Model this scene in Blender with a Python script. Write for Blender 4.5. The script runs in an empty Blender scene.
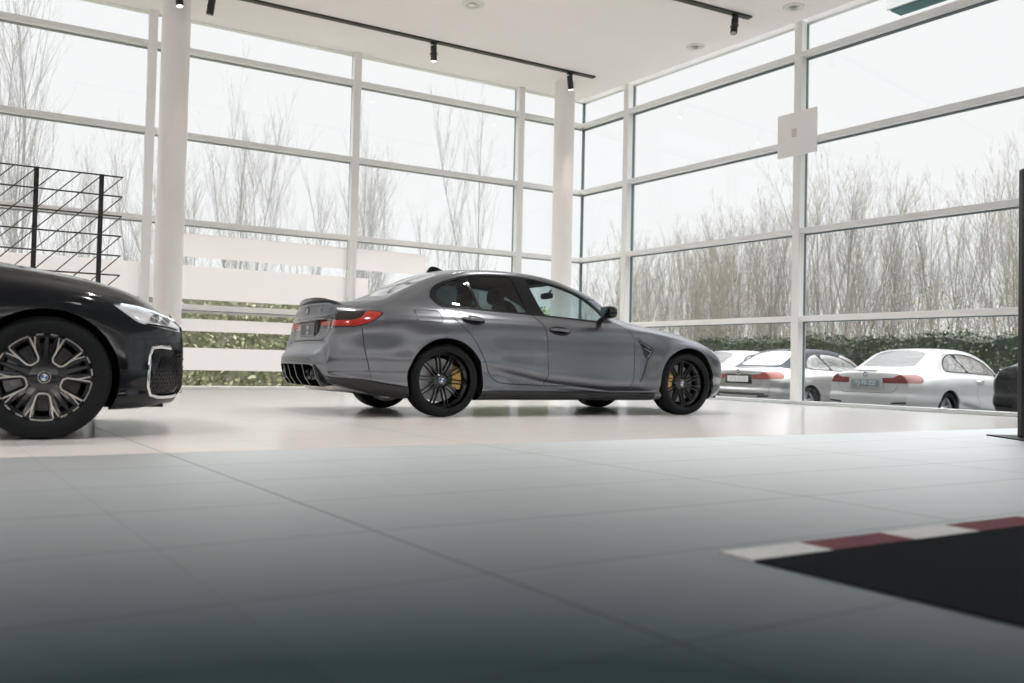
import bpy, bmesh, math, random
import numpy as np
from mathutils import Vector, Matrix
SC = bpy.context.scene
COL = SC.collection
PI = math.pi
rnd = random.Random(7)

# ------------------------------------------------------------------ materials
def mat(name, color=(.8, .8, .8), rough=.5, metal=0., **kw):
    m = bpy.data.materials.new(name); m.use_nodes = True
    nt = m.node_tree; b = nt.nodes['Principled BSDF']
    b.inputs['Base Color'].default_value = (*color, 1)
    b.inputs['Roughness'].default_value = rough
    b.inputs['Metallic'].default_value = metal
    for k, v in kw.items():
        k = k.replace('_', ' ')
        if k in b.inputs:
            b.inputs[k].default_value = (*v, 1) if isinstance(v, tuple) else v
    return m

def noise_mat(name, c1, c2, scale=5., rough=.5, metal=0., bump=0., detail=4., stretch=None, **kw):
    m = mat(name, c1, rough, metal, **kw); nt = m.node_tree; N = nt.nodes; L = nt.links
    b = N['Principled BSDF']; tc = N.new('ShaderNodeTexCoord'); no = N.new('ShaderNodeTexNoise')
    no.inputs['Scale'].default_value = scale; no.inputs['Detail'].default_value = detail
    src = tc.outputs['Object']
    if stretch:
        mp = N.new('ShaderNodeMapping'); mp.inputs['Scale'].default_value = stretch
        L.new(src, mp.inputs['Vector']); src = mp.outputs['Vector']
    L.new(src, no.inputs['Vector'])
    r = N.new('ShaderNodeValToRGB'); r.color_ramp.elements[0].position = .35; r.color_ramp.elements[1].position = .65
    r.color_ramp.elements[0].color = (*c1, 1); r.color_ramp.elements[1].color = (*c2, 1)
    L.new(no.outputs['Fac'], r.inputs['Fac']); L.new(r.outputs['Color'], b.inputs['Base Color'])
    if bump:
        bp = N.new('ShaderNodeBump'); bp.inputs['Strength'].default_value = bump; bp.inputs['Distance'].default_value = .01
        L.new(no.outputs['Fac'], bp.inputs['Height']); L.new(bp.outputs['Normal'], b.inputs['Normal'])
    return m

def glass_mat(name, tint=(1, 1, 1), refl=1., rough=0., ior=1.5):
    """thin pane: what is behind stays visible, tinted, and the surface mirrors by its Fresnel"""
    m = bpy.data.materials.new(name); m.use_nodes = True
    nt = m.node_tree; N = nt.nodes; L = nt.links; N.remove(N['Principled BSDF'])
    out = N['Material Output']; tr = N.new('ShaderNodeBsdfTransparent'); gl = N.new('ShaderNodeBsdfGlossy')
    tr.inputs['Color'].default_value = (*tint, 1); gl.inputs['Roughness'].default_value = rough
    fr = N.new('ShaderNodeFresnel'); ge = N.new('ShaderNodeNewGeometry'); mr = N.new('ShaderNodeMapRange')
    mr.inputs['To Min'].default_value = ior; mr.inputs['To Max'].default_value = 1 / ior
    L.new(ge.outputs['Backfacing'], mr.inputs['Value']); L.new(mr.outputs[0], fr.inputs['IOR'])
    mu = N.new('ShaderNodeMath'); mu.operation = 'MULTIPLY'; mu.inputs[1].default_value = refl
    mx = N.new('ShaderNodeMixShader')
    L.new(fr.outputs[0], mu.inputs[0]); L.new(mu.outputs[0], mx.inputs['Fac'])
    L.new(tr.outputs[0], mx.inputs[1]); L.new(gl.outputs[0], mx.inputs[2]); L.new(mx.outputs[0], out.inputs['Surface'])
    return m

def paint_mat(name, color, rough, metal, coat=0., inside=(.02, .02, .022), flake=0.):
    """body paint; the unpainted inner face of a panel is dark trim"""
    m = mat(name, color, rough, metal, Coat_Weight=coat, Coat_Roughness=.03)
    nt = m.node_tree; N = nt.nodes; L = nt.links; b = N['Principled BSDF']
    d = N.new('ShaderNodeBsdfDiffuse'); d.inputs['Color'].default_value = (*inside, 1)
    g = N.new('ShaderNodeNewGeometry'); mx = N.new('ShaderNodeMixShader')
    L.new(g.outputs['Backfacing'], mx.inputs['Fac']); L.new(b.outputs[0], mx.inputs[1]); L.new(d.outputs[0], mx.inputs[2])
    L.new(mx.outputs[0], N['Material Output'].inputs['Surface'])
    if flake:
        tc = N.new('ShaderNodeTexCoord'); no = N.new('ShaderNodeTexNoise'); no.inputs['Scale'].default_value = 900
        bp = N.new('ShaderNodeBump'); bp.inputs['Strength'].default_value = flake; bp.inputs['Distance'].default_value = .001
        L.new(tc.outputs['Object'], no.inputs['Vector']); L.new(no.outputs['Fac'], bp.inputs['Height']); L.new(bp.outputs['Normal'], b.inputs['Normal'])
    return m

def emit_mat(name, color, strength):
    m = mat(name, color, .4); b = m.node_tree.nodes['Principled BSDF']
    b.inputs['Emission Color'].default_value = (*color, 1); b.inputs['Emission Strength'].default_value = strength
    return m

# ------------------------------------------------------------------ mesh builder
class MB:
    def __init__(s): s.v = []; s.f = []; s.m = []; s.cm = 0
    def add(s, vs, fs):
        o = len(s.v); s.v += [tuple(map(float, p)) for p in vs]
        s.f += [tuple(i + o for i in f) for f in fs]; s.m += [s.cm] * len(fs); return s
    def box(s, a, b):
        (x0, y0, z0), (x1, y1, z1) = a, b
        return s.add([(x0, y0, z0), (x1, y0, z0), (x1, y1, z0), (x0, y1, z0), (x0, y0, z1), (x1, y0, z1), (x1, y1, z1), (x0, y1, z1)],
                     [(0, 3, 2, 1), (4, 5, 6, 7), (0, 1, 5, 4), (1, 2, 6, 5), (2, 3, 7, 6), (3, 0, 4, 7)])
    def prism(s, poly, fn0, fn1):
        n = len(poly); vs = [fn0(p) for p in poly] + [fn1(p) for p in poly]
        return s.add(vs, [tuple(range(n))[::-1], tuple(range(n, 2 * n))] + [(i, (i + 1) % n, n + (i + 1) % n, n + i) for i in range(n)])
    def tube(s, pts, r, n=8, cap=True, closed=False):
        pts = [Vector(p) for p in pts]; k = len(pts); rs = r if hasattr(r, '__len__') else [r] * k
        vs = []; fs = []; up = None
        for i, p in enumerate(pts):
            t = (pts[(i + 1) % k] - pts[i - 1]) if closed else (pts[min(i + 1, k - 1)] - pts[max(i - 1, 0)])
            t = t.normalized() if t.length > 1e-9 else Vector((0, 0, 1))
            if up is None: up = Vector((0, 0, 1)) if abs(t.z) < .9 else Vector((1, 0, 0))
            a = (up - t * up.dot(t))
            a = a.normalized() if a.length > 1e-6 else t.orthogonal().normalized()
            b = t.cross(a); up = a
            for j in range(n):
                q = 2 * PI * j / n; vs.append(p + (a * math.cos(q) + b * math.sin(q)) * rs[i])
        m = k if closed else k - 1
        for i in range(m):
            for j in range(n):
                i2 = (i + 1) % k; fs.append((i * n + j, i2 * n + j, i2 * n + (j + 1) % n, i * n + (j + 1) % n))
        if cap and not closed: fs += [tuple(range(n))[::-1], tuple((k - 1) * n + j for j in range(n))]
        return s.add(vs, fs)
    def lathe(s, prof, n=48, axis='y', c=(0, 0, 0), a0=0, a1=2 * PI):
        """prof: (radius, along) pairs"""
        full = abs(a1 - a0 - 2 * PI) < 1e-6; k = len(prof); vs = []; fs = []; m = n if full else n + 1
        for j in range(m):
            q = a0 + (a1 - a0) * j / n; cq, sq = math.cos(q), math.sin(q)
            for r, h in prof:
                p = (r * cq, h, r * sq) if axis == 'y' else (r * cq, r * sq, h) if axis == 'z' else (h, r * cq, r * sq)
                vs.append((p[0] + c[0], p[1] + c[1], p[2] + c[2]))
        for j in range(n):
            j2 = (j + 1) % m
            for i in range(k - 1): fs.append((j * k + i, j2 * k + i, j2 * k + i + 1, j * k + i + 1))
        return s.add(vs, fs)
    def disc(s, c, r, axis, n=32):
        vs = []
        for j in range(n):
            q = 2 * PI * j / n; p = {'y': (r * math.cos(q), 0, r * math.sin(q)), 'x': (0, r * math.cos(q), r * math.sin(q)), 'z': (r * math.cos(q), r * math.sin(q), 0)}[axis]
            vs.append((c[0] + p[0], c[1] + p[1], c[2] + p[2]))
        return s.add(vs, [tuple(range(n))])
    def build(s, name, mats, parent=None, smooth=None, bevel=None):
        me = bpy.data.meshes.new(name); me.from_pydata(s.v, [], s.f)
        for m in (mats if isinstance(mats, (list, tuple)) else [mats]): me.materials.append(m)
        if any(s.m): me.polygons.foreach_set('material_index', s.m)
        me.update()
        if len(s.f) < 15000:                                         # faces look outward whatever way they were laid
            bm = bmesh.new(); bm.from_mesh(me); bmesh.ops.recalc_face_normals(bm, faces=bm.faces); bm.to_mesh(me); bm.free()
        o = bpy.data.objects.new(name, me); COL.objects.link(o)
        if parent: o.parent = parent
        if smooth is not None:
            me.polygons.foreach_set('use_smooth', [True] * len(me.polygons))
            if smooth < 180: me.set_sharp_from_angle(angle=math.radians(smooth))
        if bevel:
            b = o.modifiers.new('Bevel', 'BEVEL'); b.width = bevel; b.segments = 2; b.limit_method = 'ANGLE'
        return o

def empty(name, loc=(0, 0, 0), rz=0., parent=None):
    o = bpy.data.objects.new(name, None); COL.objects.link(o); o.empty_display_size = .1
    o.location = loc; o.rotation_euler = (0, 0, rz)
    if parent: o.parent = parent
    return o
def tag(o, label=None, cat=None, group=None, kind=None):
    if label: o['label'] = label
    if cat: o['category'] = cat
    if group: o['group'] = group
    if kind: o['kind'] = kind
    return o
def dup_tree(o, parent=None):
    c = o.copy(); COL.objects.link(c); c.parent = parent
    for ch in list(o.children): dup_tree(ch, c)
    return c
def text_obj(name, s, size, m, parent, M, extrude=.001, align='CENTER'):
    """lettering as a mesh of its own, laid at matrix M (x right, y up)"""
    cu = bpy.data.curves.new(name, 'FONT'); cu.body = s; cu.size = size; cu.extrude = extrude; cu.align_x = align; cu.align_y = 'CENTER'
    t = bpy.data.objects.new(name, cu); COL.objects.link(t)
    me = bpy.data.meshes.new_from_object(t.evaluated_get(bpy.context.evaluated_depsgraph_get()))
    bpy.data.objects.remove(t); me.transform(M); me.materials.clear(); me.materials.append(m)
    o = bpy.data.objects.new(name, me); COL.objects.link(o)
    if parent: o.parent = parent
    return o
# ------------------------------------------------------------------ camera
CAM = Vector((-10.1939, -14.6125, .49)); F_PX = 878.97
yaw, pitch, roll = 1.03823, .02745, .02253
Fv = Vector((math.cos(pitch) * math.cos(yaw), math.cos(pitch) * math.sin(yaw), math.sin(pitch)))
Rv = Vector((math.sin(yaw), -math.cos(yaw), 0)); Uv = Rv.cross(Fv)
R2 = Rv * math.cos(roll) + Uv * math.sin(roll); U2 = -Rv * math.sin(roll) + Uv * math.cos(roll)
cam = bpy.data.cameras.new('camera'); co = bpy.data.objects.new('camera', cam); COL.objects.link(co)
M = Matrix((R2, U2, -Fv)).transposed().to_4x4(); M.translation = CAM; co.matrix_world = M
cam.sensor_width = 36; cam.lens = F_PX * 36 / 1024; cam.clip_end = 300; cam.clip_start = .05
cam.dof.use_dof = True; cam.dof.focus_distance = 8.2; cam.dof.aperture_fstop = 1.8
SC.camera = co

# ------------------------------------------------------------------ room materials
M_frame = noise_mat('white_frame_coating', (.80, .80, .79), (.83, .83, .82), 3, .35)
M_gasket = mat('dark_gasket', (.10, .14, .15), .5)
M_gasket2 = mat('grey_gasket', (.26, .29, .29), .5)
M_white = noise_mat('white_plaster', (.82, .80, .785), (.85, .83, .815), 1.5, .7)
M_ceil = noise_mat('ceiling_plaster', (.85, .81, .79), (.87, .83, .81), .8, .9)
M_glass = glass_mat('window_glass', (.965, .985, .98), 1.0)
M_black = mat('black_metal', (.012, .013, .016), .35)
M_alu = noise_mat('grey_aluminium', (.55, .58, .58), (.6, .62, .62), 4, .35, .6)

def tile_floor():
    m = bpy.data.materials.new('floor_tiles'); m.use_nodes = True
    nt = m.node_tree; N = nt.nodes; L = nt.links; b = N['Principled BSDF']
    tc = N.new('ShaderNodeTexCoord'); sx = N.new('ShaderNodeSeparateXYZ'); L.new(tc.outputs['Object'], sx.inputs[0])
    def math_(op, a, c=None, clamp=False):
        n = N.new('ShaderNodeMath'); n.operation = op; n.use_clamp = clamp
        for i, v in enumerate((a, c)):
            if v is None: continue
            if isinstance(v, (int, float)): n.inputs[i].default_value = v
            else: L.new(v, n.inputs[i])
        return n.outputs[0]
    # joints follow the right-hand window wall: skewed x, tile .60 m
    u = math_('ADD', sx.outputs['X'], math_('MULTIPLY', sx.outputs['Y'], .0822))
    def joint(v, off, step, w):
        t = math_('FRACT', math_('DIVIDE', math_('ADD', v, off), step))
        d = math_('MULTIPLY', math_('ABSOLUTE', math_('SUBTRACT', t, .5)), step)      # .5*step at the joint
        return math_('GREATER_THAN', d, step / 2 - w / 2)
    jx = joint(u, 10.222 + 60, .6, .005); jy = joint(sx.outputs['Y'], 9.80 + 60, .6, .007); jb = joint(u, 10.222 + 54, 1.8, .010)
    j = math_('MAXIMUM', math_('MULTIPLY', jx, .35), math_('MAXIMUM', jy, jb))
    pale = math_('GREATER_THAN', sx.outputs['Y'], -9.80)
    # cell tone
    vor = N.new('ShaderNodeTexWhiteNoise'); vor.noise_dimensions = '2D'
    cb = N.new('ShaderNodeCombineXYZ')
    L.new(math_('FLOOR', math_('DIVIDE', math_('ADD', u, 70.222), .6)), cb.inputs[0]); L.new(math_('FLOOR', math_('DIVIDE', math_('ADD', sx.outputs['Y'], 69.8), .6)), cb.inputs[1])
    L.new(cb.outputs[0], vor.inputs['Vector'])
    no = N.new('ShaderNodeTexNoise'); no.inputs['Scale'].default_value = 2.5; no.inputs['Detail'].default_value = 6; L.new(tc.outputs['Object'], no.inputs['Vector'])
    def mix(f, a, c):
        n = N.new('ShaderNodeMix'); n.data_type = 'RGBA'
        for k, v in ((0, f), (6, a), (7, c)):
            if isinstance(v, tuple): n.inputs[k].default_value = (*v, 1)
            elif isinstance(v, (int, float)): n.inputs[k].default_value = v
            else: L.new(v, n.inputs[k])
        return n.outputs[2]
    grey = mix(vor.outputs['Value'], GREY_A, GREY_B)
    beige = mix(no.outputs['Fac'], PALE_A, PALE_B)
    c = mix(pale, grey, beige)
    c = mix(math_('MULTIPLY', j, .8), c, (.03, .035, .04))
    # satin glaze: matte body under a reflecting surface, mirror-like only at a flat angle
    df = N.new('ShaderNodeBsdfDiffuse'); gl = N.new('ShaderNodeBsdfAnisotropic'); fr = N.new('ShaderNodeFresnel'); mx = N.new('ShaderNodeMixShader')
    gl.distribution = 'MULTI_GGX'; gl.inputs['Color'].default_value = (.93, .975, .995, 1); fr.inputs['IOR'].default_value = GLAZE_IOR
    L.new(c, df.inputs['Color'])
    rr = math_('ADD', math_('MULTIPLY', no.outputs['Fac'], .04), math_('ADD', ROUGH0, math_('MULTIPLY', pale, ROUGHP - ROUGH0)))
    rr = math_('ADD', rr, math_('MULTIPLY', j, .3)); L.new(rr, gl.inputs['Roughness'])
    bp = N.new('ShaderNodeBump'); bp.inputs['Strength'].default_value = .2; bp.inputs['Distance'].default_value = .002; bp.invert = True
    L.new(j, bp.inputs['Height'])
    for q in (df, gl): L.new(bp.outputs['Normal'], q.inputs['Normal'])
    fac = math_('MINIMUM', math_('MAXIMUM', math_('SUBTRACT', math_('MULTIPLY', fr.outputs[0], 1.75), .145), .02), .82)
    fac = math_('ADD', math_('MULTIPLY', fac, math_('SUBTRACT', 1., pale)), math_('MULTIPLY', math_('MULTIPLY', math_('POWER', fr.outputs[0], 1.2), .8), pale))
    L.new(math_('MULTIPLY', fac, math_('SUBTRACT', 1., math_('MULTIPLY', j, .45))), mx.inputs['Fac']); L.new(df.outputs[0], mx.inputs[1]); L.new(gl.outputs[0], mx.inputs[2]); L.new(mx.outputs[0], N['Material Output'].inputs['Surface']); N.remove(b)
    return m
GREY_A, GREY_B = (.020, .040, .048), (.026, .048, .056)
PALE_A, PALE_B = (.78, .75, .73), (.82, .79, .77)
ROUGH0, ROUGHP, GLAZE_IOR = .46, .13, 1.17

# ------------------------------------------------------------------ room shell
WD = Vector((-.0822069, .9966153, 0)); WN = Vector((.9966153, .0822069, 0))
def LW(a, b, z): return Vector((a, b, z))                    # left wall: along +x, outward +y
def RW(a, b, z): return WD * a + WN * b + Vector((0, 0, z))  # right wall: along wd, outward wn
def wbox(mb, W, a0, a1, b0, b1, z0, z1):
    vs = [W(a, b, z) for z in (z0, z1) for a, b in ((a0, b0), (a1, b0), (a1, b1), (a0, b1))]
    return mb.add(vs, [(0, 3, 2, 1), (4, 5, 6, 7), (0, 1, 5, 4), (1, 2, 6, 5), (2, 3, 7, 6), (3, 0, 4, 7)])
ZC = 5.87
TZ = [1.246, 2.584, 3.95, 5.292]
X0, Y0 = -24., -26.

fl = MB()
fl.add([(X0, Y0, 0), (2.1, Y0, 0), (-0.02, -.02, 0), (-.02, .02, 0), (X0, .02, 0)], [(0, 1, 2, 3, 4)])
fl.add([(X0, Y0, -.46), (2.1, Y0, -.46), (0, 0.02, -.46), (X0, .02, -.46)], [(0, 3, 2, 1)])
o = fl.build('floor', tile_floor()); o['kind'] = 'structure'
p = MB()
rw = lambda a: RW(a, -.16, 0)
pts = [(X0, Y0), tuple(rw(-26.2))[:2], tuple(rw(-.2))[:2], (-.2, -.0), (X0, 0.0)]
n = len(pts)
p.prism(pts, lambda q: (q[0], q[1], ZC), lambda q: (q[0], q[1], ZC + .3))
o = p.build('ceiling', M_ceil); o['kind'] = 'structure'

def curtain_wall(name, W, a_end, mulls, side_):
    root = empty(name); root['kind'] = 'structure'
    for a in mulls:
        m = MB(); wbox(m, W, a - .065, a + .065, -.17, -.045, 0, ZC); m.build('mullion', M_frame, root, bevel=.006)
        m = MB(); wbox(m, W, a - .045, a + .045, -.045, .03, 0, ZC); m.build('gasket', M_gasket, root)
        m = MB(); wbox(m, W, a - .03, a + .03, .03, .07, 0, ZC); m.build('outer_cap', M_alu, root)
    for z in TZ:
        m = MB(); wbox(m, W, a_end, -.06, -.155, -.045, z + .012, z + .095); m.build('transom', M_frame, root, bevel=.006)
        m = MB(); wbox(m, W, a_end, -.02, -.045, .03, z, z + .075); m.build('gasket', M_gasket2 if side_ == 'l' else M_gasket, root)
        m = MB(); wbox(m, W, a_end, .04, .03, .06, z + .01, z + .065); m.build('outer_cap', M_alu, root)
    m = MB(); wbox(m, W, a_end, -.03, -.17, .04, 0, .055); m.build('sill', M_frame if side_ == 'l' else M_alu, root, bevel=.004)
    m = MB(); wbox(m, W, a_end, .0, -.05, .05, ZC - .02, ZC + .35); m.build('head', M_frame, root)
    return root
LM = [-1.57, -4.90, -8.23, -11.56, -14.9, -18.2, -21.5]
RM = [-1.44, -5.30, -9.16, -13.0, -16.9, -20.8, -24.6]
curtain_wall('wall_left', LW, X0, LM, 'l')
curtain_wall('wall_right', RW, -26.1, RM, 'r')
m = MB(); m.box((-.022, -.022, 0), (.022, .022, ZC)); o = m.build('trim_1', M_gasket); o['kind'] = 'structure'
wi = 0
def panes(W, edges):
    global wi
    for a0, a1 in zip(edges[1:], edges[:-1]):
        wi += 1; r = empty('window_%d' % wi); r['kind'] = 'structure'
        zs = [.055] + TZ + [ZC]
        for z0, z1 in zip(zs[:-1], zs[1:]):
            m = MB(); g = .012
            m.add([W(a0 + g, 0, z0 + g), W(a1 - g, 0, z0 + g), W(a1 - g, 0, z1), W(a0 + g, 0, z1)], [(0, 1, 2, 3)])
            m.build('pane', M_glass, r)
panes(LW, [0] + LM + [X0]); panes(RW, [0] + RM + [-26.1])

# rear walls of the showroom, behind the camera
M_rear = noise_mat('grey_plaster', (.10, .10, .105), (.13, .13, .135), 1.2, .8)
M_dark = noise_mat('dark_reflection_wall', (.03, .032, .035), (.04, .042, .045), 1.2, .6)  # dark below, white above: wall tones chosen to shape reflections in the car sides
def back_wall(name, a, b):
    m = MB(); m.box((a[0], a[1], 2.5), b); m.cm = 1; m.box(a, (b[0], b[1], 2.5)); o = m.build(name, [M_white, M_dark]); o['kind'] = 'structure'
back_wall('wall_back', (X0 - .2, Y0 - .2, 0), (2.2, Y0, ZC + .3))
back_wall('wall_side', (X0 - .2, Y0, 0), (X0, 0, ZC + .3))

# added unseen fill lamps, brightening rear walls and ceiling for the car reflections
def rear_fill(loc, sx, sy, e):
    li = bpy.data.lights.new('rear_fill_light', 'AREA'); li.shape = 'RECTANGLE'; li.size = sx; li.size_y = sy; li.energy = e; li.color = (1, .965, .94)
    lo = bpy.data.objects.new('rear_fill_light', li); COL.objects.link(lo); lo.location = loc; lo.rotation_euler = (PI, 0, 0)
REAR_FILL = 550.
rear_fill((-11, Y0 + .25, 2.56), 24, .3, REAR_FILL); rear_fill((X0 + .25, -13, 2.56), .3, 24, REAR_FILL)

# frosted film strips on the inside of the left glass
M_film = bpy.data.materials.new('frosted_film'); M_film.use_nodes = True
_n = M_film.node_tree.nodes; _l = M_film.node_tree.links; _n.remove(_n['Principled BSDF'])
_d = _n.new('ShaderNodeBsdfDiffuse'); _t = _n.new('ShaderNodeBsdfTranslucent'); _m = _n.new('ShaderNodeMixShader')
_d.inputs['Color'].default_value = (.90, .87, .86, 1); _t.inputs['Color'].default_value = (.93, .90, .89, 1); _m.inputs[0].default_value = .72
_l.new(_d.outputs[0], _m.inputs[1]); _l.new(_t.outputs[0], _m.inputs[2]); _l.new(_m.outputs[0], _n['Material Output'].inputs['Surface'])
FILM = [(2.10, 2.475, -8.16, -3.45, 'widest upper frosted film strip, its right end above the grey sedan roof'),
        (1.43, 1.965, -21., -4.55, 'tall frosted film strip behind the wire rack, second from the top'),
        (1.21, 1.335, -21., -2.4, 'narrowest frosted film strip on the left glass, just above a thin green gap'),
        (.925, 1.12, -21., -2.4, 'frosted film strip level with the sedan boot lid'),
        (.305, .661, -21., -2.4, 'lowest frosted film strip, above the green gap at floor level')]
for z0, z1, a0, a1, lab in FILM:
    m = MB()
    es = sorted([a0] + [x for x in LM if a0 < x < a1] + [a1])
    for e0, e1 in zip(es[:-1], es[1:]):
        for s0, s1 in [(z0, min(z1, 1.246)), (max(z0, 1.341), z1)] if z0 < 1.29 < z1 else [(z0, z1)]:
            wbox(m, LW, e0 + .05 * (e0 != a0), e1 - .05 * (e1 != a1), -.006, -.003, s0, s1)
    o = m.build('window_film', M_film); tag(o, lab, 'window film', 'frosted strips on the left glass')

# columns
for i, (x, y, r) in enumerate([(-8.02, -.92, .2), (-1.05, -.86, .19)]):
    m = MB(); m.lathe([(r, 0), (r, ZC)], 64, 'z'); m.cm = 1; m.lathe([(r + .012, 0), (r + .012, .06), (r, .066)], 64, 'z')
    o = m.build('column', [M_white, M_frame], smooth=30); o.location = (x, y, 0); o['kind'] = 'structure'
    o['label'] = ['round white column beside the nose of the black car', 'round white column near the glass corner, behind the grey sedan'][i]

# ------------------------------------------------------------------ ceiling fittings
LAMP_W = 270.
def downlight(r, z=-.05, e=None):
    li = bpy.data.lights.new('down_beam', 'SPOT'); li.energy = e or LAMP_W; li.spot_size = math.radians(110); li.spot_blend = .8; li.color = (1, .955, .92); li.shadow_soft_size = .09
    lo = bpy.data.objects.new('down_beam', li); COL.objects.link(lo); lo.parent = r; lo.location = (0, 0, z)
M_lamp = emit_mat('lamp_lens', (1, .96, .9), 6.)
M_off = mat('lamp_lens_off', (.35, .35, .36), .2)
def track(name, a, b, lab):
    r = empty(name, (a[0], a[1], ZC)); tag(r, lab, 'light track', 'black light tracks')
    d = Vector((b[0] - a[0], b[1] - a[1], 0)); ln = d.length; d.normalize(); s = Vector((-d.y, d.x, 0))
    m = MB()
    for w, z0, z1 in ((.05, -.028, 0),):
        v = [d * t + s * q + Vector((0, 0, z)) for z in (z0, z1) for t, q in ((0, -w), (ln, -w), (ln, w), (0, w))]
        m.add(v, [(0, 3, 2, 1), (4, 5, 6, 7), (0, 1, 5, 4), (1, 2, 6, 5), (2, 3, 7, 6), (3, 0, 4, 7)])
    m.build('rail', M_black, r)
    m = MB()
    for q in (-.02, .02):
        v = [d * t + s * (q + e) + Vector((0, 0, z)) for z in (-.0295, -.028) for t, e in ((.05, -.005), (ln - .05, -.005), (ln - .05, .005), (.05, .005))]
        m.add(v, [(0, 3, 2, 1), (4, 5, 6, 7), (0, 1, 5, 4), (1, 2, 6, 5), (2, 3, 7, 6), (3, 0, 4, 7)])
    m.build('conductor', mat('conductor', (.05, .05, .05), .3, .8), r)
    m = MB(); v = d * (ln - .06); m.box((v.x - .03, v.y - .03, -.03), (v.x + .03, v.y + .03, -.001)); m.build('end_cap', M_black, r, bevel=.004)
track('light_track', (-16., -1.30), (-.79, -1.43), 'long black light track running across the ceiling to the corner column')
track('light_track', (-9., -4.55), (-.46, -5.0), 'shorter black light track near the right-hand window wall')
spots = [(-4.05, -1.40, 'black track spotlight, lit, in the middle of the long track', (.10, .12), 1),
         (-1.33, -1.425, 'black track spotlight, lit, nearest the pointed end of the long track', (.16, .02), 1),
         (-.75, -4.985, 'unlit black track spotlight on the shorter track at the right', (-.22, -.12), 0),
         (-8.08, -1.36, 'black track spotlight hanging in front of the left column, lens lit', (.10, -.10), 1),
         (-7.60, -1.335, 'black track spotlight just right of the left column, seen from behind', (-.1, .16), 0)]
for x, y, lab, (tx, ty), on in spots:
    r = empty('track_spotlight', (x, y, ZC - .03)); tag(r, lab, 'spotlight', 'track spotlights')
    m = MB(); m.box((-.055, -.02, -.035), (.055, .02, 0)); m.build('adapter', M_black, r, bevel=.004)
    m = MB(); m.tube([(0, 0, -.03), (0, 0, -.075)], .012); m.build('stem', M_black, r)
    h = MB(); ax = Vector((tx, ty, -1)).normalized(); up = Vector((0, 0, -.055))
    q = ax.to_track_quat('Z', 'Y').to_matrix()
    prof = [(.0, 0), (.05, 0), (.052, .004), (.052, .088), (.049, .092), (.049, .104), (.052, .108), (.052, .245), (.049, .25), (.043, .25), (.043, .246)]
    t = MB(); t.lathe(prof, 32, 'z'); t.v = [tuple(up + q @ Vector(v)) for v in t.v]; t.build('lamp_head', M_black, r, smooth=40)
    t = MB(); t.disc((0, 0, .249), .0425, 'z'); t.v = [tuple(up + q @ Vector(v)) for v in t.v]; t.build('lens', M_lamp if on else M_off, r)
    for sx in (-.056, .056):
        t = MB(); t.tube([(sx - .008, 0, .13), (sx + .008, 0, .13)], .014, 12); t.v = [tuple(up + q @ Vector(v)) for v in t.v]; t.build('pivot', M_black, r)
    if on:
        li = bpy.data.lights.new('spot_beam', 'SPOT'); li.energy = 90; li.spot_size = math.radians(38); li.spot_blend = .6; li.color = (1, .86, .72); li.shadow_soft_size = .04
        lo = bpy.data.objects.new('spot_beam', li); COL.objects.link(lo); lo.parent = r; lo.location = up + ax * .27
        lo.rotation_euler = ax.to_track_quat('-Z', 'Y').to_euler()
M_ring = mat('downlight_ring', (.72, .70, .68), .4)
M_hole = mat('downlight_reflector', (.66, .64, .60), .35, .3)
for x, y, rr, lab in [(-4.2, -3.07, .17, 'round ceiling downlight above the long light track'), (-.2, -5.62, .15, 'round ceiling downlight at the ceiling edge, right of the shorter track'),
                      (-.3, -3.62, .15, 'round ceiling downlight left of the shorter track end')] + [(x, y, .15, None) for x in (-20., -16., -12., -8., -4.) for y in (-22., -18., -14., -10., -6.5)]:
    r = empty('ceiling_downlight', (x, y, ZC)); tag(r, lab or 'round ceiling downlight of the grid behind the camera', 'ceiling light', 'round ceiling downlights'); downlight(r, e=LAMP_W if y > -12 else 70.) if not lab or x < -1 else None
    m = MB(); m.lathe([(rr, 0), (rr, -.008), (rr - .012, -.014), (rr * .62, -.012), (rr * .6, 0)], 40, 'z'); m.build('ring', M_ring, r, smooth=40)
    m = MB(); m.lathe([(rr * .6, -.004), (rr * .45, .0), (0, .001)], 40, 'z'); m.v = [(a, b, c - .003) for a, b, c in m.v]; m.build('reflector', M_hole, r, smooth=60)
    m = MB(); m.lathe([(rr * .34, -.02), (rr * .3, -.024), (0, -.026)], 24, 'z'); m.build('lamp', mat('lamp_glass', (.85, .83, .8), .2) if x < -1 else M_off, r, smooth=60)

# ------------------------------------------------------------------ small fittings
M_panel = noise_mat('white_panel', (.84, .83, .82), (.86, .85, .84), 3, .5)
r = empty('square_panel', RW(-5.30, -.20, 3.78)); r.rotation_euler = (0, 0, math.atan2(WD.y, WD.x)); tag(r, 'square white panel mounted where the right mullion crosses a transom', 'panel')
m = MB(); m.box((-.39, -.0, 0), (.31, .035, .67)); m.build('board', M_panel, r, bevel=.008)
m = MB(); m.box((-.045, .035, .29), (.045, .037, .42)); m.build('emblem', mat('pale_emblem', (.64, .57, .56), .5), r)
m = MB(); m.box((-.06, -.028, .15), (.06, 0, .5)); m.build('bracket', M_alu, r)

# black totem at the right edge
r = empty('display_totem', (-3.16, -10.66, 0), math.radians(-30.5)); tag(r, 'tall black display totem on a flat foot at the right edge', 'totem')
m = MB(); m.box((0, 0, .012), (.62, .07, 2.16)); m.build('cabinet', M_black, r, bevel=.012)
m = MB(); m.box((.03, -.004, .75), (.59, .0, 2.1)); m.build('screen', mat('dark_screen', (.01, .012, .016), .08), r)
m = MB(); m.box((-.12, -.22, 0), (.74, .30, .012)); m.build('foot_plate', M_black, r, bevel=.003)

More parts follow.
